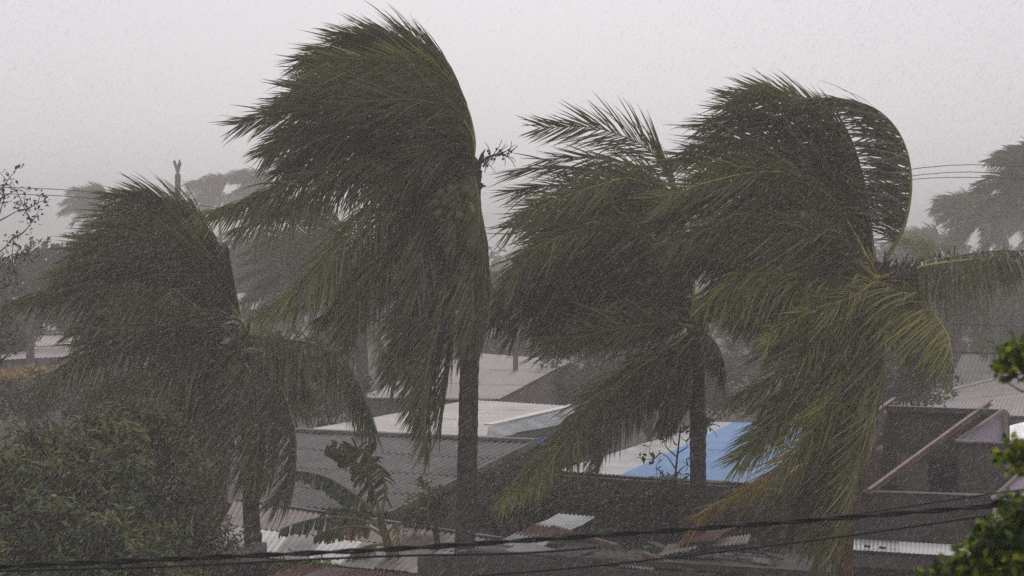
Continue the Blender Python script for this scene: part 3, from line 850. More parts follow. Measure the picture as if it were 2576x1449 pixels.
# hazy palm low at the right with brown arching fronds
py, hubp = palm('coconut_palm', (2440, 730), 84.0, 'hazy palm behind the right one, thin orange midribs arching over', [
    ([(2425, 755), (2412, 790), (2405, 850)], 'X', dict(rib=.98, n_copy=0)),
    ([(2470, 745), (2490, 770), (2503, 815)], 'X', dict(rib=.98, n_copy=0)),
    ([(2390, 690), (2360, 640), (2320, 612), (2275, 605)], 'U', dict(tone=.55, rib=.8, n_copy=1)),
    ([(2400, 700), (2350, 665), (2300, 660), (2255, 680)], 'D', dict(tone=.4, n_copy=1)),
    ([(2420, 690), (2390, 660), (2340, 650)], 'U', dict(n_copy=1)),
    ([(2480, 730), (2530, 725), (2580, 740)], 'H', dict(n_copy=1, rib=.7)),
    ([(2450, 690), (2480, 660), (2520, 655)], 'H', dict(n_copy=1)),
    ([(2430, 760), (2400, 820), (2390, 880)], 'H', dict(n_copy=2)),
    ([(2460, 770), (2490, 830), (2500, 890)], 'H', dict(n_copy=2)),
], [(2385, 800), (2340, 900)], .11, .13, M['palm_bark'], group='far palms in the mist')
# storm-stripped palm top, a bare pole with an upright tuft
hub = P(447, 438, 160)
foot = np.array((hub[0] + .2, 160.0, 0.0))
o = thing('bare_palm', foot, 'thin stripped palm with an upright pale tuft above the left crown', 'palm tree')
trunk(o, [hub, (hub + foot) / 2, foot], .16, .2, M['palm_bark'], 14)
for i in range(7):
    e = hub + np.array((random.uniform(-.35, .35), random.uniform(-.3, .3), random.uniform(.6, 1.0)))
    mk('frond', *tube(catmull([hub, (hub + e) / 2 + np.array((0, 0, .05)), e], 6), np.linspace(.09, .05, 6), 4), M['timber'], o)


# ------------------------------------------------------------------ leafy trees and bushes
def leaf_cloud(twigs, per, ll, lw, tone=0.45, spread=0.18, wind=0.6, tvar=0.16, cup=0.25):
    """Leaves in sprays round twig ends. twigs: (n,3) centres with a tone each (n,)."""
    C, tn = twigs
    n = len(C)
    axis = rng.normal(0, 1, (n, 3)) * np.array((.8, .8, .5)) + WIND * wind
    axis /= np.linalg.norm(axis, axis=1)[:, None]
    k = np.arange(per) / max(per - 1, 1)
    base = C[:, None] + axis[:, None] * (k[None, :, None] - .5) * spread * 2 + rng.normal(0, spread * .22, (n, per, 3))
    D = axis[:, None] * .7 + rng.normal(0, .6, (n, per, 3)) + np.array((-.15 * wind, 0, -.15))
    D /= np.linalg.norm(D, axis=2)[:, :, None]
    up = rng.normal(0, .5, (n, per, 3)) + np.array((0, -.35, .8))
    W = np.cross(D, up)
    W /= np.linalg.norm(W, axis=2)[:, :, None] + 1e-6
    N = np.cross(W, D)
    s = (ll * rng.uniform(.65, 1.25, (n, per)))[:, :, None]
    w = s * (lw / ll) / 2
    p0 = base
    p1 = base + D * s * .45 + W * w + N * w * cup
    p2 = base + D * s - N * w * .5
    p3 = base + D * s * .45 - W * w + N * w * cup
    V = np.stack([p0, p1, p2, p3], 2).reshape(-1, 3)
    m = n * per
    i = np.arange(m)[:, None] * 4
    Fc = np.concatenate([i + np.array([[0, 1, 2]]), i + np.array([[0, 2, 3]])], 0)
    t = np.clip(tone + tn[:, None] + rng.normal(0, tvar, (n, per)), 0, 1)
    return V, Fc, np.repeat(t.ravel(), 4)


def lobes_pts(lobes, n, shell=0.55, clump=0.10):
    """Random points in ellipsoidal lobes, more of them near the surface; each lobe has its own tone."""
    vol = np.array([l[1][0] * l[1][1] * l[1][2] for l in lobes]) ** .75
    pick = rng.choice(len(lobes), n, p=vol / vol.sum())
    c = np.array([l[0] for l in lobes])[pick]
    r = np.array([l[1] for l in lobes])[pick]
    d = rng.normal(0, 1, (n, 3))
    d /= np.linalg.norm(d, axis=1)[:, None]
    rad = np.where(rng.random(n) < shell, rng.uniform(.8, 1.08, n), rng.random(n) ** .4)
    lt = rng.normal(0, .07, len(lobes))[pick] + rng.normal(0, .15, n)
    pos = c + d * r * rad[:, None]
    f_ = 5.5 / max(.6, float(np.mean(r)) * 1.6)
    ph = rng.uniform(0, 6.28, 3)
    lt = lt + clump * (np.sin(pos[:, 0] * f_ + ph[0]) * np.cos(pos[:, 2] * f_ * 1.2 + ph[1]) + .6 * np.sin(pos[:, 0] * f_ * .45 + pos[:, 2] * f_ * .6 + ph[2]))
    return pos, lt


def branches(start, ends, r0, mat, parent, name='branches', wob=.12):
    mb = MB()
    for e in ends:
        e = np.asarray(e, float)
        L_ = np.linalg.norm(e - start)
        mid1 = start + (e - start) * .35 + rng.normal(0, wob * L_ * .5, 3) + np.array((0, 0, .12 * L_))
        mid2 = start + (e - start) * .7 + rng.normal(0, wob * L_ * .4, 3)
        mb.add(tube(catmull([start, mid1, mid2, e], 9), np.linspace(r0, r0 * .18, 9), 5))
    return mk(name, *mb.get(), mat, parent)


def bush(name, lobes, n, per, ll, lw, mat, label, cat, group=None, tone=.45, spread=.16, trunk_r=.09, base=None, shell=.55, wind=.6, shoots=0):
    lobes = [(np.asarray(c, float), r) for c, r in lobes]
    cx = np.mean([l[0] for l in lobes], 0)
    foot = np.array((cx[0], cx[1], 0.0)) if base is None else np.asarray(base, float)
    o = thing(name, foot, label, cat, group)
    fork = foot + (cx - foot) * np.array((.6, .6, .45))
    mk('trunk', *tube(catmull([foot, foot * .5 + fork * .5 + np.array((.08, 0, 0)), fork], 8), np.linspace(trunk_r * 1.5, trunk_r, 8), 8), M['branch'], o)
    branches(fork, [l[0] + np.array((random.uniform(-.3, .3), 0, random.uniform(-.1, .3))) * l[1][0] for l in lobes for _ in range(2)], trunk_r * .7, M['branch'], o)
    tops = [l for l in lobes if l[1][0] > .2]
    lobes = lobes + [(l[0] + np.array((random.uniform(-1, .6) * l[1][0], random.uniform(-.4, .2), l[1][2] * random.uniform(.8, 1.35))), tuple(x * .3 for x in l[1])) for l in tops for _ in range(2)]
    pos, pt = lobes_pts(lobes, n, shell, .17)
    if shoots:   # long wind-blown shoots standing out of the top
        mb = MB()
        order = sorted(range(len(pos)), key=lambda k_: -pos[k_][2] + random.uniform(0, .9))
        for k_ in order[:shoots]:
            st = pos[k_]
            dv = np.array((random.uniform(-1, .1), random.uniform(-.3, .3), random.uniform(.15, .8)))
            ln = random.uniform(.15, .45)
            e = st + dv / np.linalg.norm(dv) * ln + WIND * ln * .3
            cv = catmull([st - dv * .1, (st + e) / 2 + np.array((.04, 0, .06)), e], 8)
            mb.add(tube(cv, np.linspace(.012, .004, 8), 4))
            pos = np.concatenate([pos, cv[2:]]); pt = np.concatenate([pt, rng.normal(.14, .08, 6)])
        mk('shoots', *mb.get(), M['branch'], o, kind='stuff')
    V, Fc, t = leaf_cloud((pos, pt), per, ll, lw, tone, spread, wind)
    mk('leaves', V, Fc, mat, o, tint=t, kind='stuff')
    return o


def L3(u, v, d, rx, ry, rz): return (P(u, v, d), (rx, ry, rz))


# the dark bushes in the lower left corner
bush('leafy_bush', [L3(70, 1250, 35.5, .45, .5, .30), L3(185, 1185, 36, .40, .5, .26), L3(290, 1175, 36.5, .5, .5, .3), L3(110, 1280, 35, .8, .7, .42), L3(290, 1270, 35.5, .7, .7, .45),
                    L3(20, 1355, 34.5, .7, .7, .55), L3(190, 1385, 34.3, .9, .7, .5), L3(350, 1355, 35, .7, .7, .5), L3(60, 1465, 34, .8, .7, .45), L3(330, 1475, 34.2, .9, .7, .5), L3(290, 1117, 36.5, .26, .3, .13), L3(40, 1185, 36, .30, .3, .14), L3(130, 1140, 36.2, .22, .3, .10), L3(200, 1475, 34, .7, .6, .4), L3(330, 1095, 36.8, .18, .3, .1)],
     1700, 11, .17, .052, M['bush'], 'big dark leafy bush filling the lower left corner', 'bush', 'leafy bushes', tone=.42, spread=.17, shell=.75, wind=1.0, shoots=90)
bush('leafy_bush', [L3(420, 1120, 38, .4, .5, .3), L3(455, 1200, 37.5, .45, .5, .42), L3(480, 1300, 37, .5, .6, .45), L3(520, 1390, 36.5, .5, .6, .42), L3(430, 1400, 36.5, .5, .6, .5), L3(390, 1068, 38, .24, .3, .14)],
     800, 10, .12, .032, M['bush'], 'narrower bush with thin leaves under the left palm, right of the corner bush', 'bush', 'leafy bushes', tone=.40, spread=.18, shell=.7, wind=1.0, shoots=40)
# creeper-covered heap in front of the blue roof
bush('vine_heap', [L3(1480, 1275, 46, .5, .4, .3), L3(1560, 1262, 45.5, .6, .4, .25), L3(1650, 1255, 45, .5, .4, .25), L3(1700, 1300, 44, .5, .5, .4), L3(1600, 1320, 44, .6, .5, .4), L3(1830, 1290, 45, .6, .5, .35), L3(1960, 1300, 45, .6, .5, .4), L3(1650, 1370, 42, .4, .4, .25), L3(1690, 1215, 44.6, .22, .3, .12)],
     700, 9, .11, .045, M['vine'], 'dark tangle of creepers heaped below the blue roof', 'bush', tone=.38, spread=.2)
bush('shrub', [L3(1270, 1235, 46.5, .45, .4, .45), L3(1330, 1265, 46, .5, .4, .4), L3(1230, 1290, 45.5, .35, .4, .3), L3(1390, 1240, 46.5, .4, .4, .4)],
     480, 8, .10, .045, M['vine'], 'dark weedy shrub against the gable wall right of the tall trunk', 'shrub', tone=.55, spread=.16)
bush('shrub', [L3(1075, 1240, 43, .28, .25, .22), L3(1050, 1295, 42.8, .3, .25, .16), L3(1100, 1275, 43, .22, .25, .2), L3(1035, 1318, 42.8, .16, .2, .08)],
     120, 8, .10, .05, M['bright_leaf'], 'small pale green shrub behind the leaning post', 'shrub', tone=.45, spread=.13, trunk_r=.03)
# yellow bush far left
bush('flowering_bush', [L3(40, 952, 80, .5, .4, .22), L3(85, 955, 80, .35, .4, .22), L3(130, 950, 80, .4, .4, .25)], 150, 8, .16, .11, M['yellow_leaf'], 'orange-yellow flowering bush beside the pole at the far left', 'bush', tone=.4, spread=.2, trunk_r=.05)
bush('shrub', [L3(60, 1010, 60, .9, .8, .45), L3(180, 1000, 62, 1.0, .8, .45), L3(280, 1010, 60, .8, .8, .4), L3(330, 985, 66, .9, .8, .5)], 550, 8, .14, .07, M['far_leaf'], 'misty green hedge behind the corner bush', 'hedge', tone=.5, spread=.22)
bush('shrub', [L3(760, 1000, 64, .9, .8, .5), L3(820, 1030, 62, .8, .8, .35), L3(860, 985, 66, .9, .8, .55), L3(700, 1020, 62, .8, .7, .5)], 520, 8, .14, .07, M['far_leaf'], 'misty shrub behind the grey roof, left of the hazy trunk', 'shrub', tone=.5, spread=.22)
bush('shrub', [L3(1480, 960, 84, 1.4, 1, .7), L3(1600, 975, 84, 1.6, 1, .7), L3(1720, 985, 84, 1.6, 1, .6), L3(1830, 985, 84, 1.5, 1, .7), L3(1540, 930, 88, 1.4, 1, .8)], 800, 8, .2, .1, M['far_leaf'], 'wide misty hedge behind the blue and white roof', 'hedge', tone=.45, spread=.3)
bush('shrub', [L3(2270, 940, 70, .9, .8, .7), L3(2330, 965, 70, .9, .8, .6), L3(2230, 985, 70, .8, .8, .5)], 420, 8, .16, .08, M['far_leaf'], 'misty shrub under the yellow drooping frond at the right', 'shrub', tone=.6, spread=.24)


def twig_tree(name, foot, segs, leaves_at, ll, lw, mat, label, cat, per=7):
    o = thing(name, foot, label, cat)
    mb = MB()
    for pts, r in segs:
        mb.add(tube(catmull(pts, 10), np.linspace(r, r * .3, 10), 5))
    mk('branches', *mb.get(), M['branch'], o)
    V, Fc, t = leaf_cloud((np.array(leaves_at), np.zeros(len(leaves_at))), per, ll, lw, .5, .12, .4)
    mk('leaves', V, Fc, mat, o, tint=t, kind='stuff')
    return o


# thin-branched tree at the left edge
d = 48.0
foot = P(-60, 1200, d); foot[2] = 0
def q(u, v, dd=0): return P(u, v, d + dd)
segs, lv = [], []
stem = [foot, q(-60, 1000), q(-50, 800), q(-30, 640), q(-20, 560)]
segs.append((stem, .09))
for (u0, v0), ends in (((-45, 760), [(15, 720), (40, 690), (30, 640)]), ((-30, 650), [(30, 600), (80, 560), (60, 520)]), ((-22, 580), [(10, 500), (18, 455)]), ((-22, 560), [(45, 530), (95, 510)]),
                       ((-55, 930), [(0, 910), (35, 870), (22, 835)]), ((-55, 900), [(10, 880), (20, 845)]), ((-52, 850), [(0, 800), (25, 770)]), ((-20, 570), [(-5, 510), (40, 480)]), ((-30, 680), [(40, 650), (75, 640)])):
    prev = q(u0, v0)
    for i, e in enumerate(ends):
        p2 = q(*e, random.uniform(-.5, .5))
        segs.append(([prev, (prev + p2) / 2 + rng.normal(0, .05, 3), p2], .022))
        for _ in range(3): lv.append(p2 + rng.normal(0, .12, 3))
        prev = p2
        for _ in range(2):
            p3 = p2 + rng.normal(0, .22, 3) + np.array((.05, 0, .12))
            segs.append(([p2, (p2 + p3) / 2, p3], .010)); lv.append(p3)
twig_tree('slender_tree', foot, segs, lv, .10, .055, M['vine'], 'thin half-bare tree at the left edge in front of the wires', 'tree', 5)

# half-bare shrub in front of the blue roof
d = 44.0
foot = P(1690, 1260, d); foot[2] = 0
segs, lv = [], []
segs.append(([foot, q(1692, 1300), q(1695, 1230), q(1705, 1160), q(1700, 1110), q(1712, 1075)], .05))
for a, ends in (((1700, 1180), [(1660, 1140), (1625, 1155)]), ((1703, 1150), [(1670, 1105), (1640, 1110)]), ((1704, 1140), [(1725, 1110), (1735, 1085), (1720, 1070)]), ((1697, 1230), [(1660, 1185), (1650, 1175)]),
                ((1703, 1120), [(1690, 1095), (1670, 1080)]), ((1700, 1200), [(1730, 1170), (1740, 1150)]), ((1698, 1220), [(1720, 1205), (1745, 1195)]), ((1775, 1075), [(1795, 1060), (1812, 1045)])):
    prev = q(*a)
    for e in ends:
        p2 = q(*e, random.uniform(-.3, .3))
        segs.append(([prev, (prev + p2) / 2 + rng.normal(0, .04, 3), p2], .016))
        for _ in range(2):
            p3 = p2 + rng.normal(0, .14, 3)
            segs.append(([p2, (p2 + p3) / 2 + rng.normal(0, .03, 3), p3], .007))
        prev = p2
for u, v in ((1630, 1148), (1640, 1156), (1622, 1160), (1636, 1140), (1668, 1104), (1705, 1090), (1695, 1085), (1720, 1075), (1650, 1182), (1735, 1190)):
    lv.append(q(u, v))
twig_tree('bare_shrub', foot, segs, lv, .15, .075, M['vine'], 'half-bare shrub with twisted twigs in front of the blue roof', 'shrub', 3)

# near foliage in the lower right corner, a few metres from the window
d = 9.0
foot = P(2760, 1700, d); foot[2] = 0
o = thing('leafy_tree', foot, 'bright green leaves close to the camera in the lower right corner', 'tree')
hubp = P(2720, 1500, d)
mk('trunk', *tube(catmull([foot, (foot + hubp) / 2 + np.array((.03, 0, 0)), hubp], 8), np.linspace(.06, .04, 8), 8), M['branch'], o)
near_lobes = [L3(2555, 1290, d, .07, .1, .06), L3(2520, 1345, d, .09, .1, .07), L3(2560, 1385, d, .12, .15, .09), L3(2470, 1385, d, .09, .1, .06), L3(2510, 1440, d, .15, .15, .08), L3(2420, 1430, d, .10, .1, .05),
              L3(2385, 1462, d, .09, .1, .035), L3(2600, 1450, d, .12, .15, .12), L3(2548, 1258, d, .04, .06, .03),
              L3(2560, 905, d, .075, .08, .06), L3(2575, 870, d, .045, .05, .035), L3(2525, 930, d, .02, .05, .014), L3(2500, 940, d, .008, .02, .006),
              L3(2556, 1140, d, .055, .08, .05), L3(2580, 1175, d, .05, .08, .05)]
branches(hubp, [l[0] for l in near_lobes[:9]], .014, M['branch'], o, wob=.05)
hub2 = P(2800, 1060, d)
mk('branch', *tube(catmull([hubp, P(2830, 1300, d), hub2], 8), np.linspace(.025, .012, 8), 6), M['branch'], o)
branches(hub2, [l[0] for l in near_lobes[9:]], .01, M['branch'], o, wob=.05)
V, Fc, t = leaf_cloud(lobes_pts(near_lobes, 640, .65, .18), 4, .045, .028, .77, .03, .4, .2)
mk('leaves', V, Fc, M['near_leaf'], o, tint=t, kind='stuff')

# --- broadleaf trees fading into the rain
def far_tree_mesh(seed):
    r_ = np.random.default_rng(seed)
    lobes = []
    for i in range(11):
        a = r_.uniform(0, 6.28)
        rr = r_.uniform(.3, 2.6)
        lobes.append((np.array((math.cos(a) * rr - .5, math.sin(a) * rr * .7, r_.uniform(3.6, 7.2) - rr * .45)), (r_.uniform(.8, 1.4), r_.uniform(.8, 1.3), r_.uniform(.6, 1.05))))
    V, Fc, t = leaf_cloud(lobes_pts(lobes, 950, .5), 7, .30, .14, .45, .36, .7)
    mb = MB().add(tube(catmull([(0, 0, 0), (.1, 0, 1.6), (-.1, 0, 3.2)], 8), np.linspace(.24, .15, 8), 8))
    for c, r in lobes:
        mb.add(tube(catmull([np.array((-.1, 0, 3.0)), (c + np.array((-.1, 0, 3.0))) / 2 + np.array((0, 0, .3)), c], 6), np.linspace(.09, .03, 6), 5))
    return (V, Fc, t), mb.get()


tree_protos = []
def tree_at(u, d, vtop, proto, label, width=1.0):
    x = (u - 1288) / F * d
    htop = CZ - (vtop - VH) / F * d
    if len(tree_protos) <= proto:
        o = thing('broadleaf_tree', (0, 0, 0), label, 'tree', 'broadleaf trees fading into the rain')
        (V, Fc, t), TB = far_tree_mesh(40 + proto)
        mk('trunk', *TB, M['branch'], o)
        mk('crown', V, Fc, M['far_leaf'], o, tint=t, kind='stuff')
        tree_protos.append(o)
    else:
        src = tree_protos[proto]
        o = src.copy()
        COL.objects.link(o)
        for ch in src.children:
            c = ch.copy(); COL.objects.link(c); c.parent = o
    s = htop / 7.6
    o.location = (x, d, -.1)
    o.scale = (s * width, s, s)
    o.rotation_euler = (0, 0, random.uniform(-.5, .5) + (math.pi if proto % 2 else 0))
    o['label'] = label


TREES = [
    (20, 100, 585, 0, 'misty tree behind the thin branches at the left edge', 1.1), (150, 120, 560, 1, 'misty tree behind the pole, left of the left palm', 1.1), (-60, 140, 600, 2, 'faint tree farthest left, beyond the thin branches', 1.2),
    (330, 135, 590, 0, 'misty tree hidden mostly by the left crown', 1.2), (600, 150, 560, 1, 'misty tree in the gap right of the left crown', 1.3), (740, 180, 540, 2, 'faint tree behind the hazy palm', 1.4),
    (1000, 150, 600, 0, 'misty tree behind the hanging fronds of the tall palm', 1.4), (1260, 130, 640, 1, 'misty tree in the gap right of the tall trunk', 1.3), (1480, 140, 640, 2, 'misty tree behind the crown left of the right palm', 1.4),
    (1700, 125, 700, 0, 'misty tree behind the trunk with dead fronds', 1.4), (1900, 120, 720, 1, 'misty tree behind the blue roof', 1.4), (2240, 118, 690, 2, 'misty tree behind the hub of the right palm', 1.2),
    (2380, 125, 640, 0, 'misty tree under the drooping crown at the right', 1.3), (2520, 115, 650, 1, 'misty tree below the right edge palms', 1.2), (2640, 120, 640, 2, 'misty tree cut by the right edge', 1.3), (2290, 190, 560, 1, 'faint tree beside the bare curved frond', 1.2),
]
for a in TREES: tree_at(*a)
# far-off wood, one mass
fl = []
for i in range(90):
    x = -140 + 280 * i / 89 + random.uniform(-2, 2)
    fl.append((np.array((x, random.uniform(250, 330), random.uniform(2.5, 6.5))), (random.uniform(3, 5), 3, random.uniform(2.5, 4.5))))
V, Fc, t = leaf_cloud(lobes_pts(fl, 5200, .5), 6, .9, .42, .45, 1.0, .5)
w = mk('far_wood', V, Fc, M['far_leaf'], tint=t)
tag(w, 'far-off wood lost in the rain', None, None, 'stuff')


# ------------------------------------------------------------------ houses
def up(p, dz): return np.array((p[0], p[1], p[2] + dz))
def gz(p): return np.array((p[0], p[1], -0.1))


# 1. house with the grey corrugated roof
A = P(1345, 1112, 50.0)                      # ridge, right end
rd = np.array((-.866, .5, 0)); sd = np.array((-.5, -.866, 0))
B = A + rd * 7.6                             # ridge, left end
ru, rl = 5.5, .97
C_ = A + sd * ru + np.array((0, 0, -rl)); D_ = B + sd * ru + np.array((0, 0, -rl))
E_ = A - sd * 4.6 + np.array((0, 0, -1.45)); F_ = B - sd * 4.6 + np.array((0, 0, -1.45))
h = thing('house', gz((A + D_) / 2), 'single-storey house under a low grey corrugated roof left of the tall trunk', 'house')
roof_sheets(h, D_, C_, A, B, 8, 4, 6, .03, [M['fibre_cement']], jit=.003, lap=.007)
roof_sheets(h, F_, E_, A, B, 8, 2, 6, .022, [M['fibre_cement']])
for i in range(8):
    p = B + (A - B) * (i / 8) + np.array((0, 0, .035)); q_ = B + (A - B) * ((i + 1.04) / 8) + np.array((0, 0, .035 + .006 * (i % 2)))
    mk('ridge_cap', *beam(p, q_, .30, .06), M['ridge_tile'], h)
off = -rd * .02
mk('barge_board', *beam(up(A, -.02) + off - sd * .0, up(C_, -.02) + off, .05, .14), M['ridge_tile'], h)
ins = rd * .18
gw = [gz(C_ + ins - sd * .3), gz(E_ + ins + sd * .3), up(E_ + ins + sd * .3, -.05), up(A + ins, -.10), up(C_ + ins - sd * .3, -.02)]
mk('gable_wall', *prism(gw, rd * .15), M['grey_wall'], h)
mk('front_wall', *prism([gz(D_ - sd * .3), gz(C_ + ins - sd * .3), up(C_ + ins - sd * .3, -.03), up(D_ - sd * .3, -.03)], -sd * .12), M['grey_wall'], h)

# 2. wide pale flat roof behind it
a, b, c, e = P(700, 1094, 57), P(1245, 1112, 53), P(1450, 1022, 66), P(1185, 1006, 70)
h = thing('house', gz((a + c) / 2), 'long building with a wide pale beige sheet roof behind the grey one', 'house')
roof_sheets(h, a, b, c, e, 4, 2, 7, .010, [M['pale_roof']], jit=.002, lap=.003)
mk('wall', *MB().add(wall(up(a, 0) + np.array((.4, .4, 0)), up(b, 0) + np.array((-.3, .6, 0)), -.1, a[2] - .05, b[2] - .05)).add(wall(b + np.array((-.3, .9, 0)), c + np.array((-.3, -.3, 0)), -.1, b[2] - .05, c[2] - .05)).get(), M['grey_wall'], h)

# 3. small blue-walled house with a silver sheet roof
a, b = P(1225, 1101, 51.4), P(1430, 1068, 56)
c, e = P(1445, 1024, 57.6), P(1228, 1074, 53)
h = thing('house', gz((a + c) / 2), 'small blue-walled house with a ribbed silver sheet roof', 'house')
for i in range(3):
    f0, f1 = i / 3, (i + 1) / 3 + .02
    la, lb = a + (b - a) * f0, a + (b - a) * f1
    ua, ub = e + (c - e) * f0, e + (c - e) * f1
    mk('roof_sheet', *sheet(up(la, .01 * i), up(ua, .01 * i), up(ub, .01 * i + .006), up(lb, .01 * i + .006), 5, .03, thick=.01), M['zinc'], h)
mk('verge_flashing', *beam(up(e, .05), up(c, .05), .22, .03), M['white_sheet'], h)
mk('wall', *wall(a + np.array((.15, .35, 0)), b + np.array((0, .35, 0)), -.1, a[2] - .06, b[2] - .06), M['blue_wall'], h)
mk('eaves_board', *beam(up(a, -.09) + np.array((.1, .12, 0)), up(b, -.09) + np.array((0, .12, 0)), .04, .1), M['grey_wall'], h)

# 4. blue and white roof
a, b, c, e = P(1397, 1186, 49), P(1795, 1062, 58), P(2085, 1067, 57), P(1905, 1218, 49)
m0, m1 = a * .68 + e * .32, b * .82 + c * .18
h = thing('house', gz((a + c) / 2), 'low house with a half white, half bright blue corrugated roof', 'house')
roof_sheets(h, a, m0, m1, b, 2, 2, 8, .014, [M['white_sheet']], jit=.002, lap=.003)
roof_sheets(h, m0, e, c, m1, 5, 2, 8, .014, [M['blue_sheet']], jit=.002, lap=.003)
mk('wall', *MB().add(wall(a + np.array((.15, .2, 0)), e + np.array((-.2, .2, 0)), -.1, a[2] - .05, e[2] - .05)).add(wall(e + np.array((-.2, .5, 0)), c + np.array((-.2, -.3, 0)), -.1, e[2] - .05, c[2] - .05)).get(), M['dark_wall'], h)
mk('back_wall', *wall(b + np.array((0.2, -.2, 0)), c + np.array((-.5, -.2, 0)), -.1, b[2] - .05, c[2] - .05), M['dark_wall'], h)

# 5. roofless lavender house at the right
h = thing('house', gz(P(2360, 1245, 44)), 'roofless lavender house at the right with bare red rafters', 'house')
bw = 46.0
mk('back_wall', *wall(P(2232, 1030, bw), P(2540, 1030, bw), -.1, P(0, 1032, bw)[2], P(0, 1040, bw)[2], .15), M['dark_wall'], h)
mk('top_beam', *beam(P(2232, 1027, bw - .08), P(2532, 1037, bw - .12), .16, .10), M['dark_steel'], h)
mk('lit_edge', *beam(P(2236, 1021, bw - .16), P(2500, 1030, bw - .2), .05, .02), M['zinc'], h)  # pale strip added to paint the light on the beam's top edge
p1, p2 = P(2170, 1240, 41.9), P(2232, 1240, bw)
mk('side_wall', *wall(p1 + np.array((0, .2, 0)), p2 + np.array((0, -.02, 0)), -.1, P(0, 1200, 42)[2], P(0, 1035, bw)[2] - .02, .14), M['red_wall'], h)
# part walls inside
pw = 45.0
x0, x1 = P(2238, 1200, pw)[0], P(2334, 1200, pw)[0]
mk('inner_wall', *prism([P(2256, 1260, pw), P(2335, 1260, pw), P(2335, 1152, pw), P(2256, 1140, pw)], (0, .12, 0)), M['grey_wall'], h)
mk('doorway_shade', *prism([P(2336, 1290, pw + .2), P(2412, 1290, pw + .2), P(2412, 1150, pw + .2), P(2336, 1150, pw + .2)], (0, .1, 0)), M['dark'], h)  # near-black panel: the shade inside the opening, painted as a solid
mk('lintel', *beam(P(2300, 1146, pw - .03), P(2408, 1150, pw - .03), .14, .06), M['dark_wall'], h)
fw = 44.2
mk('front_wall', *prism([P(2412, 1420, fw), P(2640, 1420, fw), P(2640, 1120, fw), P(2412, 1112, fw)], (0, .16, 0)), M['dark_wall'], h)
mk('coping', *beam(P(2404, 1109, fw + .05), P(2640, 1118, fw + .05), .3, .035), M['concrete'], h)
mk('gable_wall', *prism([P(2418, 1112, 45.3), P(2531, 1112, 45.3), P(2528, 1034, 45.3), P(2522, 1034, 45.3)], (0, .14, 0)), M['lavender'], h)
mk('verge', *beam(P(2404, 1112, 45.2), P(2524, 1031, 45.2), .18, .05), M['cream_edge'], h)
mk('corner_post', *beam(P(2530, 1112, 45.2), P(2529, 1032, 45.2), .09, .09, (1, 0, 0)), M['cream_edge'], h)
mk('parapet', *prism([P(2120, 1460, 41.8), P(2505, 1460, 41.8), P(2505, 1249, 41.8), P(2120, 1236, 41.8)], (0, .18, 0)), M['dark_wall'], h)
mk('parapet_edge', *beam(P(2120, 1233.5, 41.82), P(2500, 1246, 41.82), .2, .02), M['concrete'], h)
mk('side_wall', *prism([P(2501, 1310, 41.4), P(2640, 1310, 41.4), P(2640, 1130, 41.4), P(2576, 1186, 41.4), P(2501, 1252, 41.4)], (0, .16, 0)), M['lavender'], h)
mk('side_wall', *prism([P(2501, 1460, 41.3), P(2660, 1460, 41.3), P(2660, 1312, 41.3), P(2501, 1312, 41.3)], (0, .16, 0)), M['lavender'], h)
mk('verge', *beam(P(2496, 1256, 41.35), P(2640, 1128, 41.35), .2, .05), M['cream_edge'], h)
def channel(p, q_, name):
    mb = MB().add(beam(p, q_, .02, .085)).add(beam(up(p, .043) + np.array((.03, -.03, 0)), up(q_, .043) + np.array((.03, -.03, 0)), .06, .014)).add(beam(up(p, -.043) + np.array((.03, -.03, 0)), up(q_, -.043) + np.array((.03, -.03, 0)), .06, .014))
    return mk(name, *mb.get(), M['red_steel'], h)
channel(P(2182, 1236, 41.7), P(2490, 1011, 46.4), 'rafter')
channel(P(1980, 1196, 41.7), P(2246, 1006, 46.4), 'rafter')
for (u0, v0, u1, v1, dd) in ((2140, 1105, 2218, 1090, 44.5), (2120, 1148, 2220, 1124, 44)):
    mk('purlin', *beam(P(u0, v0 + 12, dd), P(u1, v1, dd + .3), .05, .05), M['cream_edge'], h)

# 6. lean-to with pale sheet roof at the foot of that house
a, b, c, e = P(2138, 1384, 39.2), P(2640, 1412, 39.0), P(2640, 1384, 41.0), P(2136, 1355, 41.1)
h = thing('lean_to', gz((a + c) / 2), 'lean-to with a pale corrugated roof below the lavender house', 'shed')
roof_sheets(h, a, b, c, e, 4, 1, 12, .006, [M['zinc'], M['white_sheet']], jit=.002, lap=.003)
mk('fascia', *prism([P(2142, 1425, 39.3), P(2640, 1455, 39.3), P(2640, 1418, 39.3), P(2142, 1391, 39.3)], (0, .1, 0)), M['grey_wall'], h)
mk('wall', *wall(P(2142, 1420, 39.6), P(2640, 1440, 39.6), -.1, P(0, 1424, 39.6)[2], P(0, 1450, 39.6)[2]), M['dark_wall'], h)
for u, v in ((2178, 1376), (2186, 1378), (2216, 1380), (2224, 1381)):
    s = mk('stone', *ellipsoid(P(u, v + 2, 39.35) + np.array((0, 0, .03)), (.034, .03, .026), 6, 4), M['stone'])
    tag(s, {2178: 'leftmost small stone weighing down the pale lean-to roof', 2186: 'small stone on the lean-to roof, second from the left', 2216: 'small stone on the lean-to roof, third from the left', 2224: 'rightmost small stone on the pale lean-to roof'}[u], 'stone', 'stones on the lean-to roof')

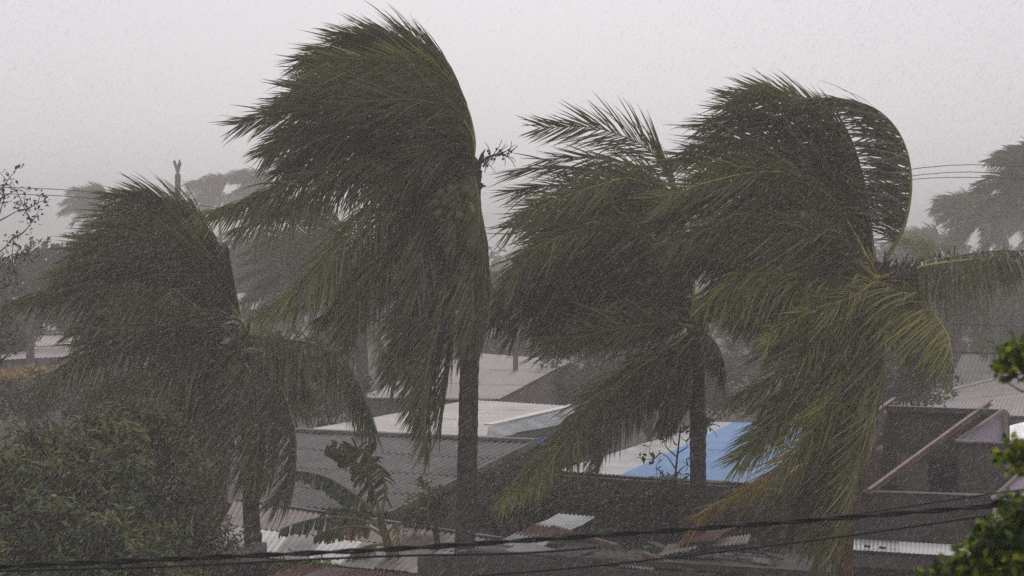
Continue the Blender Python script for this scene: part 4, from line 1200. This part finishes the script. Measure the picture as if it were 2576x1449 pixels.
# 7. big hazy roof at the right
a, b, c, e = P(2215, 1040, 70), P(2700, 1050, 66), P(2700, 908, 88), P(2275, 1012, 78)
h = thing('house', gz((a + c) / 2), 'large hazy pinkish roof behind the lavender house', 'house', )
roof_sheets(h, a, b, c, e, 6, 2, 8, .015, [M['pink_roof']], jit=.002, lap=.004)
mk('ridge_cap', *beam(up(e, .04), up(c, .04), .25, .05), M['pale_pink_roof'], h)
mk('wall', *wall(a + np.array((.3, .3, 0)), b + np.array((0, .3, 0)), -.1, a[2] - .06, b[2] - .06), M['grey_wall'], h)
a, b, c, e = P(2380, 985, 92), P(2720, 985, 90), P(2720, 880, 108), P(2420, 893, 108)
h = thing('house', gz((a + c) / 2), 'misty dull roof highest at the right edge, behind the pinkish one', 'house')
roof_sheets(h, a, b, c, e, 5, 2, 6, .015, [M['dull_sheet']], jit=.002, lap=.004)
mk('wall', *wall(a + np.array((.3, .3, 0)), b + np.array((0, .3, 0)), -.1, a[2] - .06, b[2] - .06), M['grey_wall'], h)
a, b, c, e = P(2528, 1112, 50), P(2660, 1108, 49), P(2660, 1040, 53), P(2530, 1073, 53)
h = thing('shed', gz((a + c) / 2), 'shed with a bright ribbed silver roof at the right edge', 'shed')
mk('roof_sheet', *sheet(a, e, c, b, 6, .03, thick=.01), M['zinc'], h)
mk('wall', *wall(a + np.array((.1, .2, 0)), b + np.array((0, .2, 0)), -.1, a[2] - .06, b[2] - .06), M['dark_wall'], h)

# 8. hazy pinkish roof in the middle distance
a, b, c, e = P(900, 1000, 78), P(1255, 1004, 76), P(1440, 906, 86), P(1190, 888, 92)
h = thing('house', gz((a + c) / 2), 'hazy house with a pinkish corrugated roof behind the pale beige one', 'house')
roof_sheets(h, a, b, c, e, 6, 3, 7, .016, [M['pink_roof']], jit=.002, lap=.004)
mk('front_wall', *wall(a + np.array((.3, .3, 0)), b + np.array((-.2, .3, 0)), -.1, a[2] - .06, b[2] - .06), M['grey_wall'], h)
mk('gable_wall', *prism([gz(b) + np.array((-.15, .2, 0)), gz(P(1560, 1000, 92)), up(P(1560, 1000, 92), -.1), up(c, -.1), up(b, -.06) + np.array((-.15, .2, 0))], np.array((-.1, .1, 0))), M['grey_wall'], h)
# 9. pale roofs far left
a, b, c, e = P(-20, 908, 95), P(270, 893, 92), P(300, 842, 112), P(60, 845, 112)
h = thing('house', gz((a + c) / 2), 'far house with a pale pink roof behind the pole at the left', 'house')
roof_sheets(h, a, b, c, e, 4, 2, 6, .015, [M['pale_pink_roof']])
mk('wall', *wall(a + np.array((.3, .3, 0)), b + np.array((-.2, .3, 0)), -.1, a[2] - .06, b[2] - .06), M['grey_wall'], h)
a, b, c, e = P(80, 842, 118), P(330, 834, 118), P(330, 800, 132), P(110, 806, 132)
h = thing('house', gz((a + c) / 2), 'farther pale house whose roof shows just above the pale pink one', 'house')
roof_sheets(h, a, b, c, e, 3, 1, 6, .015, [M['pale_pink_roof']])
mk('wall', *wall(a + np.array((.3, .3, 0)), b + np.array((-.2, .3, 0)), -.1, a[2] - .06, b[2] - .06), M['grey_wall'], h)
a, b, c, e = P(560, 780, 125), P(760, 776, 122), P(780, 735, 140), P(590, 738, 140)
h = thing('house', gz((a + c) / 2), 'far house with a pale roof glimpsed through the hazy palm', 'house')
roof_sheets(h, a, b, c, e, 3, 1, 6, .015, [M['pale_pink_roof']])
mk('wall', *wall(a + np.array((.3, .3, 0)), b + np.array((-.2, .3, 0)), -.1, a[2] - .06, b[2] - .06), M['grey_wall'], h)
a, b, c, e = P(260, 1080, 56), P(470, 1075, 56), P(470, 1035, 62), P(290, 1040, 62)
h = thing('shed', gz((a + c) / 2), 'shed with a dull grey roof glimpsed behind the corner bush', 'shed')
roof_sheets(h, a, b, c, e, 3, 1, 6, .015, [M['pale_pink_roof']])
mk('wall', *wall(a + np.array((.2, .2, 0)), b + np.array((-.2, .2, 0)), -.1, a[2] - .06, b[2] - .06), M['grey_wall'], h)

# 10. low reddish roof with a pale lower half, in front of the grey roof
a, b, c, e = P(520, 1392, 42.2), P(1120, 1452, 39.2), P(1262, 1357, 42.0), P(590, 1256, 47)
m0, m1 = a * .50 + e * .50, b * .42 + c * .58
h = thing('shed', gz((a + c) / 2), 'low shed with a worn reddish and whitish sheet roof below the grey roof', 'shed')
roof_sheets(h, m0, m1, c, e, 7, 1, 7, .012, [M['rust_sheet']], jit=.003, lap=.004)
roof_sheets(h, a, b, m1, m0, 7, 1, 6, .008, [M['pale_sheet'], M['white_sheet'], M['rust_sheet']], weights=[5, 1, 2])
mk('ridge_flashing', *beam(up(e, .03), up(c, .03), .12, .015), M['concrete'], h)
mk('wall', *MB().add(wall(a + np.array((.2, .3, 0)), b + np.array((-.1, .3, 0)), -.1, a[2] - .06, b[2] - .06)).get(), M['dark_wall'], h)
# 11. concrete slab with a stub column and reinforcing bars
h = thing('concrete_slab_roof', gz(P(600, 1400, 41)), 'unfinished concrete slab with a stub column and two steel bars', 'slab')
sl = [P(520, 1392, 40.6), P(668, 1398, 40.4), P(668, 1376, 42.0), P(520, 1372, 42.0)]
mk('slab', *prism(sl, (0, 0, -.14)), M['concrete'], h)
mk('column', *beam(P(650, 1404, 40.9), P(650, 1366, 40.9), .26, .26, (0, 1, 0)), M['concrete'], h)
for u in (645, 657):
    mk('steel_bar', *tube([P(u, 1368, 40.9), P(u + 1, 1340, 40.9)], .012, 5), M['dark_steel'], h)
mk('wall', *wall(P(525, 1400, 40.9), P(664, 1400, 40.9), -.1, P(0, 1400, 40.9)[2], P(0, 1402, 40.9)[2]), M['dark_wall'], h)
# 12. red roof at the bottom edge
a, b, c, e = P(560, 1500, 35.5), P(1120, 1510, 35), P(1060, 1447, 37.5), P(760, 1420, 38.5)
h = thing('shed', gz((a + c) / 2), 'shed with a dark red corrugated roof at the bottom edge', 'shed')
roof_sheets(h, a, b, c, e, 5, 1, 7, .02, [M['red_sheet'], M['rust_sheet']], weights=[4, 1])
mk('wall', *wall(a + np.array((.2, .3, 0)), b + np.array((-.2, .3, 0)), -.1, a[2] - .06, b[2] - .06), M['dark_wall'], h)

# 13. collapsed shack: dark wall, torn roofing, planks, rubble
h = thing('shack', gz(P(1300, 1440, 39)), 'collapsed dark shack under torn roofing at the bottom centre', 'shed')
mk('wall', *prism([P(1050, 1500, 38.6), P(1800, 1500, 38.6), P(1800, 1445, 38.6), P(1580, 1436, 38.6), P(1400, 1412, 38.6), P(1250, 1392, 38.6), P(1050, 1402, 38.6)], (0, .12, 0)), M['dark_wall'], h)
mk('back_wall', *prism([P(1200, 1460, 43.5), P(2130, 1460, 43), P(2130, 1380, 43), P(1750, 1330, 43.4), P(1420, 1215, 47), P(1420, 1460, 47)][::1] if False else [P(1415, 1440, 47.5), P(1960, 1440, 47.5), P(1960, 1232, 47.5), P(1415, 1196, 47.5)], (0, .14, 0)), M['dark_wall'], h)
mk('floor_slab', *prism([P(1180, 1385, 39), P(2110, 1440, 38.8), P(2110, 1400, 43), P(1180, 1352, 43)], (0, 0, -.1)), M['stone'], h)
# three lapped courses of roofing lifted by the wind
t1 = [P(1345, 1320, 42.0), P(1432, 1334, 41.6), P(1500, 1300, 43.4), P(1405, 1292, 43.6)]
t2 = [P(1296, 1342, 41.2), P(1388, 1358, 40.8), P(1436, 1330, 41.8), P(1348, 1316, 42.1)]
t3 = [P(1238, 1366, 40.3), P(1352, 1382, 39.9), P(1392, 1354, 41.0), P(1300, 1339, 41.3)]
sheets = [(t3, 'zinc', 'pale roofing sheet lowest of three lapped ones beside the tall trunk'), (t2, 'red_sheet', 'red roofing sheet between two pale ones at the bottom centre'), (t1, 'zinc', 'silver roofing sheet on top of the lapped red one')]
for cs, mt, lab in sheets:
    s = mk('roofing_sheet', *sheet(*cs, 9, .014, nlen=2, sag=.02), M[mt])
    tag(s, lab, 'roofing sheet', 'torn roofing sheets')
TORN = [
    ([(1370, 1398, 39.2), (1440, 1408, 38.9), (1510, 1378, 39.9), (1440, 1372, 40.2)], 'grey_sheet', 'broken grey-brown sheet lying flat left of the small vines'),
    ([(1455, 1400, 39.0), (1550, 1412, 38.8), (1610, 1392, 39.6), (1520, 1380, 39.9)], 'grey_sheet', 'bent grey sheet edge-on right of the flat broken one'),
    ([(1150, 1388, 39.3), (1260, 1398, 39.0), (1340, 1378, 40.0), (1230, 1370, 40.2)], 'grey_sheet', 'dull sheet lying behind the dark wall beside the tall trunk'),
    ([(1270, 1384, 39.4), (1360, 1400, 39.0), (1400, 1378, 39.9), (1320, 1366, 40.2)], 'pale_slab', 'thin pale strip of sheet below the lapped roofing'),
    ([(1560, 1424, 38.9), (1640, 1432, 38.8), (1690, 1414, 39.4), (1610, 1408, 39.6)], 'pale_slab', 'ragged whitish sheet under the lower plank'),
    ([(1650, 1398, 39.6), (1750, 1380, 39.8), (1760, 1360, 40.6), (1680, 1372, 40.6)], 'cream_edge', 'cream torn sheet left of the palm trunk with dead fronds'),
    ([(1700, 1368, 40.2), (1800, 1360, 40.2), (1850, 1325, 41.4), (1760, 1330, 41.4)], 'red_sheet', 'dark red sheet behind the trunk with dead fronds'),
    ([(1790, 1372, 40.4), (1880, 1364, 40.2), (1890, 1348, 41.0), (1810, 1352, 41.0)], 'grey_sheet', 'small tan sheet right of the trunk with dead fronds'),
]
for cs, mt, lab in TORN:
    pp = [P(*x) + np.array((0, 0, random.uniform(-.03, .03))) for x in cs]
    s = mk('roofing_sheet', *sheet(*pp, 9, .016, nlen=2, sag=random.uniform(-.05, .04)), M[mt])
    tag(s, lab, 'roofing sheet', 'torn roofing sheets')
for (p, q_, lab, mt, w_) in (((1389, 1326, 40.6), (1552, 1374, 39.9), 'reddish plank sloping down from the red roofing sheet', 'timber', .11), ((1617, 1392, 39.6), (1745, 1438, 38.8), 'reddish plank lower right, ending at the trunk with dead fronds', 'timber', .11),
                             ((1480, 1348, 41), (1540, 1330, 41.4), 'short stick crossing the upper plank', 'old_post', .04), ((1500, 1449, 38.5), (1600, 1408, 39.0), 'thin pale stick leaning at the bottom edge', 'timber', .025)):
    s = mk('plank', *beam(P(*p), P(*q_), w_, w_ * .55), M[mt])
    tag(s, lab, 'plank', 'loose planks')
for u, v, dd, r, lab in ((1402, 1352, 40, .10, 'dark stone on the pale lapped sheet, left of two'), (1452, 1350, 40, .13, 'brown block on the lapped roofing, right of two'), (1216, 1398, 38.9, .1, 'dark stone on the shack edge beside the tall trunk'),
                         (1400, 1402, 38.9, .09, 'small stone in front of the flat broken sheet')):
    V, Fc = ellipsoid(P(u, v, dd), (r, r * .8, r * .7), 7, 5)
    V = V + rng.normal(0, r * .07, V.shape)
    s = mk('stone', V, Fc, M['stone'])
    tag(s, lab, 'stone')
# rubble: splinters and scraps nobody could count
mb = MB()
for i in range(420):
    u = random.uniform(1190, 1960); v = random.uniform(1366, 1428) + (u - 1190) * .012
    dd = np.interp(v, [1366, 1440], [41.5, 38.9])
    p = P(u, v, dd)
    dv = rng.normal(0, 1, 3) * np.array((.16, .12, .04))
    mb.add(beam(p, p + dv + np.array((.02, 0, 0)), random.uniform(.01, .06), random.uniform(.006, .03)))
mb2 = MB()
for i in range(46):
    u = random.uniform(1200, 1900); v = random.uniform(1372, 1432) + (u - 1190) * .01
    p = P(u, v, np.interp(v, [1366, 1440], [41.2, 38.8]) - .1) + np.array((0, 0, .04))
    w_, l_ = random.uniform(.12, .3), random.uniform(.2, .55)
    an = random.uniform(-.9, .9)
    ex, ey = np.array((math.cos(an), math.sin(an), random.uniform(-.15, .15))), np.array((-math.sin(an), math.cos(an), random.uniform(-.1, .25)))
    mb2.add(sheet(p, p + ex * w_, p + ex * w_ + ey * l_, p + ey * l_, 3, .012))
tag(mk('roofing_scraps', *mb2.get(), M['grey_sheet']), 'scraps of torn roofing strewn over the collapsed shack', None, None, 'stuff')
tag(mk('rubble', *mb.get(), M['stone']), 'splintered debris over the collapsed shack', None, None, 'stuff')

# leaning post
s = mk('post', *tube(catmull([P(1086, 1255, 41.5), P(1094, 1320, 41.5), P(1104, 1395, 41.5), P(1110, 1440, 41.5)], 8), np.linspace(.045, .06, 8), 7), M['old_post'])
tag(s, 'dark post leaning left of the tall trunk', 'post')

# ------------------------------------------------------------------ banana plant
bd = 41.0
foot = P(990, 1420, bd); foot[2] = 0
bn = thing('banana_plant', foot, 'tattered banana plant in front of the grey roof', 'banana plant')
mk('stem', *tube(catmull([foot, P(985, 1420, bd), P(968, 1350, bd), P(955, 1290, bd)], 14), np.linspace(.15, .06, 14), 9), M['banana_stem'], bn)


def banana_leaf(pts, width, tone, slope=-.3, hang=.6, torn=.8, dry=.0, both=True):
    W = [P(u, v, bd + slope * i / len(pts)) for i, (u, v) in enumerate(pts)]
    path = catmull(W, 40)
    T = np.gradient(path, axis=0); T /= np.linalg.norm(T, axis=1)[:, None]
    t = np.linspace(0, 1, 40)
    o_ = mk('leaf', *tube(path, np.interp(t, [0, .2, 1], [.035, .022, .006]), 6), M['banana_rib'], bn, smooth=True)
    V, Fc, tint = [], [], []
    for s in (1, -1):
        i = 7
        while i < 39:
            k = random.choice((1, 1, 1, 2, 2))
            j = min(39, i + k)
            wprof = width * np.interp((i / 39), [.15, .35, .7, 1], [.55, 1, .9, .35]) * random.uniform(.65, 1.1)
            side = np.cross(T[i], (0, -1, .15)); side /= np.linalg.norm(side)
            dr = side * s * (1 - hang) + np.array((0, -.35 * s, 0)) + GRAV * hang * random.uniform(.7, 1.2) + WIND * .28 + rng.normal(0, .12, 3)
            dr /= np.linalg.norm(dr)
            b0, b1 = path[i], path[j]
            skew = rng.normal(0, .02, 3)
            mids = [(b0 + dr * wprof * f + GRAV * (.06 * f * f), b1 + (dr + skew) * wprof * f * random.uniform(.92, 1.05) + GRAV * (.06 * f * f)) for f in (0, .4, .75, 1)]
            ts = np.clip(tone + .14 + random.gauss(0, .13) + dry * random.random(), 0, 1)
            n0 = len(V)
            for q_, (x, y) in enumerate(mids):
                pinch = (y - x) * (.5 * random.uniform(.1, .5) if q_ == 3 else 0)
                V += [x + pinch, y - pinch]
                tint += [min(1, ts + (.3 * dry if q_ > 1 else 0))] * 2
            for q_ in range(3): Fc.append([n0 + q_ * 2, n0 + q_ * 2 + 1, n0 + q_ * 2 + 3, n0 + q_ * 2 + 2])
            i = j + (1 if random.random() < torn * .25 else 0)
    mk('blade', np.array(V), Fc, M['banana'], o_, tint=tint)


banana_leaf([(958, 1300), (968, 1250), (968, 1215), (950, 1170), (910, 1130), (835, 1112)], .32, .4, -.5, .35)
banana_leaf([(955, 1310), (945, 1250), (925, 1200), (895, 1160), (850, 1130), (822, 1120)], .32, .34, -.1, .6)
banana_leaf([(958, 1310), (925, 1270), (880, 1235), (830, 1205), (785, 1190), (745, 1185)], .28, .34, .3, .85)
banana_leaf([(960, 1330), (915, 1308), (850, 1300), (790, 1305), (740, 1318), (705, 1332)], .28, .34, -.4, .9, dry=.0)
banana_leaf([(962, 1345), (920, 1325), (870, 1325), (820, 1335), (790, 1350)], .24, .40, -.6, .9, dry=.35)
banana_leaf([(955, 1320), (910, 1290), (860, 1278), (810, 1288)], .3, .25, .5, .8)
banana_leaf([(975, 1340), (998, 1320), (1002, 1360), (998, 1400)], .16, .6, -.3, .5, dry=.4)
banana_leaf([(985, 1390), (1010, 1400), (1035, 1430), (1048, 1460)], .3, .3, -.3, .5)
banana_leaf([(970, 1370), (930, 1372), (890, 1390), (868, 1420)], .26, .35, -.4, .8, dry=.4)
bush('fern_clump', [L3(800, 1430, 38.4, .3, .2, .12), L3(720, 1432, 38.5, .25, .2, .1)], 70, 7, .14, .03, M['bright_leaf'], 'light green fronds low under the cables, left of the banana plant', 'fern', tone=.4, spread=.14, trunk_r=.02)

# ------------------------------------------------------------------ pole, wires, cables
s = mk('utility_pole', *tube([(P(76, 660, 82)[0], 82, -.1), (P(76, 660, 82)[0], 82, 4), tuple(P(76, 640, 82))], [.17, .15, .12], 10), M['pole'])
tag(s, 'tall grey pole in the mist left of the left palm', 'pole')
s = mk('utility_pole', *tube([(P(1297, 900, 84)[0], 84, -.1), tuple(P(1297, 870, 84))], [.11, .09], 8), M['pole'])
tag(s, 'short grey post in the mist right of the tall trunk', 'pole')


def wire(pts, r, label, group=None, mat='wire'):
    path = catmull([P(*p) for p in pts], 60)
    s = mk('wire', *tube(path, r, 5), M[mat])
    return tag(s, label, 'wire', group)


wire([(-250, 470, 75), (60, 473, 75), (300, 490, 75), (900, 560, 75), (1600, 560, 75), (2290, 426, 75), (2600, 419, 75), (2900, 408, 75)], .012, 'topmost of the thin far wires crossing behind the palms', 'far overhead wires')
wire([(-250, 486, 75), (60, 489, 75), (300, 506, 75), (900, 575, 75), (1600, 575, 75), (2290, 443, 75), (2600, 440, 75), (2900, 434, 75)], .012, 'middle one of the thin far wires, lower of two at the left', 'far overhead wires')
wire([(1900, 520, 75), (2290, 452, 75), (2600, 449, 75), (2900, 445, 75)], .012, 'lowest of the thin far wires at the right', 'far overhead wires')
wire([(2200, 812, 62), (2400, 815, 62), (2700, 826, 62)], .014, 'thin wire below the right frond, upper of two', 'mid-distance wires')
wire([(2200, 884, 62), (2400, 886, 62), (2700, 898, 62)], .02, 'thicker wire below the right frond, lower of two', 'mid-distance wires')

# twisted supply cable close to the window
cd = 15.0
cpts = [(-300, 1440), (0, 1425), (450, 1405), (950, 1383), (1500, 1347), (2000, 1311), (2500, 1272), (2850, 1240)]
cpath = catmull([P(u, v, cd) for u, v in cpts], 420)
s_ = np.concatenate([[0], np.cumsum(np.linalg.norm(np.diff(cpath, axis=0), axis=1))])
cb = thing('power_cable', cpath[210], 'thick black twisted cable crossing the whole bottom', 'cable')
for k in range(2):
    ph = s_ * 2 * np.pi / .56 + k * np.pi
    hel = cpath + np.stack([np.zeros_like(ph), np.cos(ph), np.sin(ph)], 1) * .0095
    mk('strand', *tube(hel, .0095, 6), M['cable'], cb, smooth=True)
def cable(pts, r, d_, label):
    s = mk('cable', *tube(catmull([P(u, v, d_) for u, v in pts], 60), r, 6), M['cable'], smooth=True)
    return tag(s, label, 'cable')
cable([(-300, 1450), (0, 1437), (450, 1424), (950, 1400), (1450, 1420), (1480, 1423)][:4] + [(1300, 1392), (1500, 1378)], .008, 15.4, 'thin black cable hugging the twisted one, left half')
cable([(1200, 1449), (1480, 1425), (1760, 1394), (2100, 1352), (2490, 1296), (2850, 1240)], .008, 16, 'single black cable below the twisted one at right')
cable([(2050, 1305), (2180, 1290), (2400, 1256), (2576, 1231), (2850, 1190)], .006, 17, 'thinnest cable above the twisted one at right')

# ------------------------------------------------------------------ rain-filled air
Vb = np.array([(x, y, z) for z in (-1.6, 17.5) for y in (-30, 605) for x in (-305, 305)], float)
Fb = [[0, 1, 3, 2], [4, 6, 7, 5], [0, 4, 5, 1], [2, 3, 7, 6], [0, 2, 6, 4], [1, 5, 7, 3]]
cen = Vb.mean(0)
for f_ in Fb:
    nn = np.cross(Vb[f_[1]] - Vb[f_[0]], Vb[f_[2]] - Vb[f_[0]])
    if nn @ (Vb[f_].mean(0) - cen) < 0: f_.reverse()
hm = bpy.data.materials.new('haze_air')
hm.use_nodes = True
hm.node_tree.nodes.clear()
ho = hm.node_tree.nodes.new('ShaderNodeOutputMaterial')
hv = hm.node_tree.nodes.new('ShaderNodeVolumePrincipled')
hv.inputs['Color'].default_value = (1.0, 0.935, 0.90, 1)
hv.inputs['Density'].default_value = 0.0026
hv.inputs['Anisotropy'].default_value = 0.2
hm.node_tree.links.new(hv.outputs['Volume'], ho.inputs['Volume'])
hz = mk('haze', Vb, Fb, hm)
tag(hz, 'driving rain and mist', None, None, 'stuff')

# drops of the driving rain, slanting down to the left
nr = 220000
dd_ = (15 ** 3 + (39 ** 3 - 15 ** 3) * rng.random(nr)) ** (1 / 3)
uu = rng.uniform(-120, 2700, nr); vv = rng.uniform(-120, 1570, nr)
Cr = np.stack([(uu - 1288) / F * dd_, dd_, CZ - (vv - VH) / F * dd_], 1)
gust = .5 + .28 * np.sin(Cr[:, 0] * .55 + Cr[:, 2] * .4 + 1.3) + .22 * np.sin(Cr[:, 0] * .21 - Cr[:, 2] * .5 + Cr[:, 1] * .15)
Cr = Cr[rng.random(nr) < np.clip(gust, .12, 1)]
nr = len(Cr)
ax = np.array((-.62, 0.05, -.78)) + rng.normal(0, .09, (nr, 3)); ax /= np.linalg.norm(ax, axis=1)[:, None]
s1 = np.cross(ax, (0, 1, 0)); s1 /= np.linalg.norm(s1, axis=1)[:, None]
s2 = np.cross(ax, s1)
hl = rng.uniform(.012, .034, nr)[:, None]; hr = rng.uniform(.0003, .0008, nr)[:, None]
V = np.stack([Cr - ax * hl, Cr + s1 * hr + ax * hl * .3, Cr + s2 * hr + ax * hl * .3, Cr - s1 * hr + ax * hl * .3, Cr - s2 * hr + ax * hl * .3, Cr + ax * hl], 1).reshape(-1, 3)
Fr = (np.arange(nr)[:, None, None] * 6 + np.array([[0, 2, 1], [0, 3, 2], [0, 4, 3], [0, 1, 4], [5, 1, 2], [5, 2, 3], [5, 3, 4], [5, 4, 1]])[None]).reshape(-1, 3)
rm, rnt, rbs = nodes_of('rain_water')
rbs.inputs['Base Color'].default_value = (0.88, 0.86, 0.87, 1)
rbs.inputs['Roughness'].default_value = 0.6
rtr = rnt.nodes.new('ShaderNodeBsdfTranslucent')
rtr.inputs['Color'].default_value = (0.88, 0.86, 0.87, 1)
rmx = rnt.nodes.new('ShaderNodeMixShader')
rnt.links.new(rbs.outputs['BSDF'], rmx.inputs[1]); rnt.links.new(rtr.outputs['BSDF'], rmx.inputs[2])
rtp = rnt.nodes.new('ShaderNodeBsdfTransparent')
rm2 = rnt.nodes.new('ShaderNodeMixShader')
rm2.inputs['Fac'].default_value = 0.68
rnt.links.new(rtp.outputs['BSDF'], rm2.inputs[1]); rnt.links.new(rmx.outputs['Shader'], rm2.inputs[2])
rnt.links.new(rm2.outputs['Shader'], rnt.nodes['Material Output'].inputs['Surface'])
rn = mk('rain', V, Fr, rm)
tag(rn, 'raindrops driven down to the left', None, None, 'stuff')
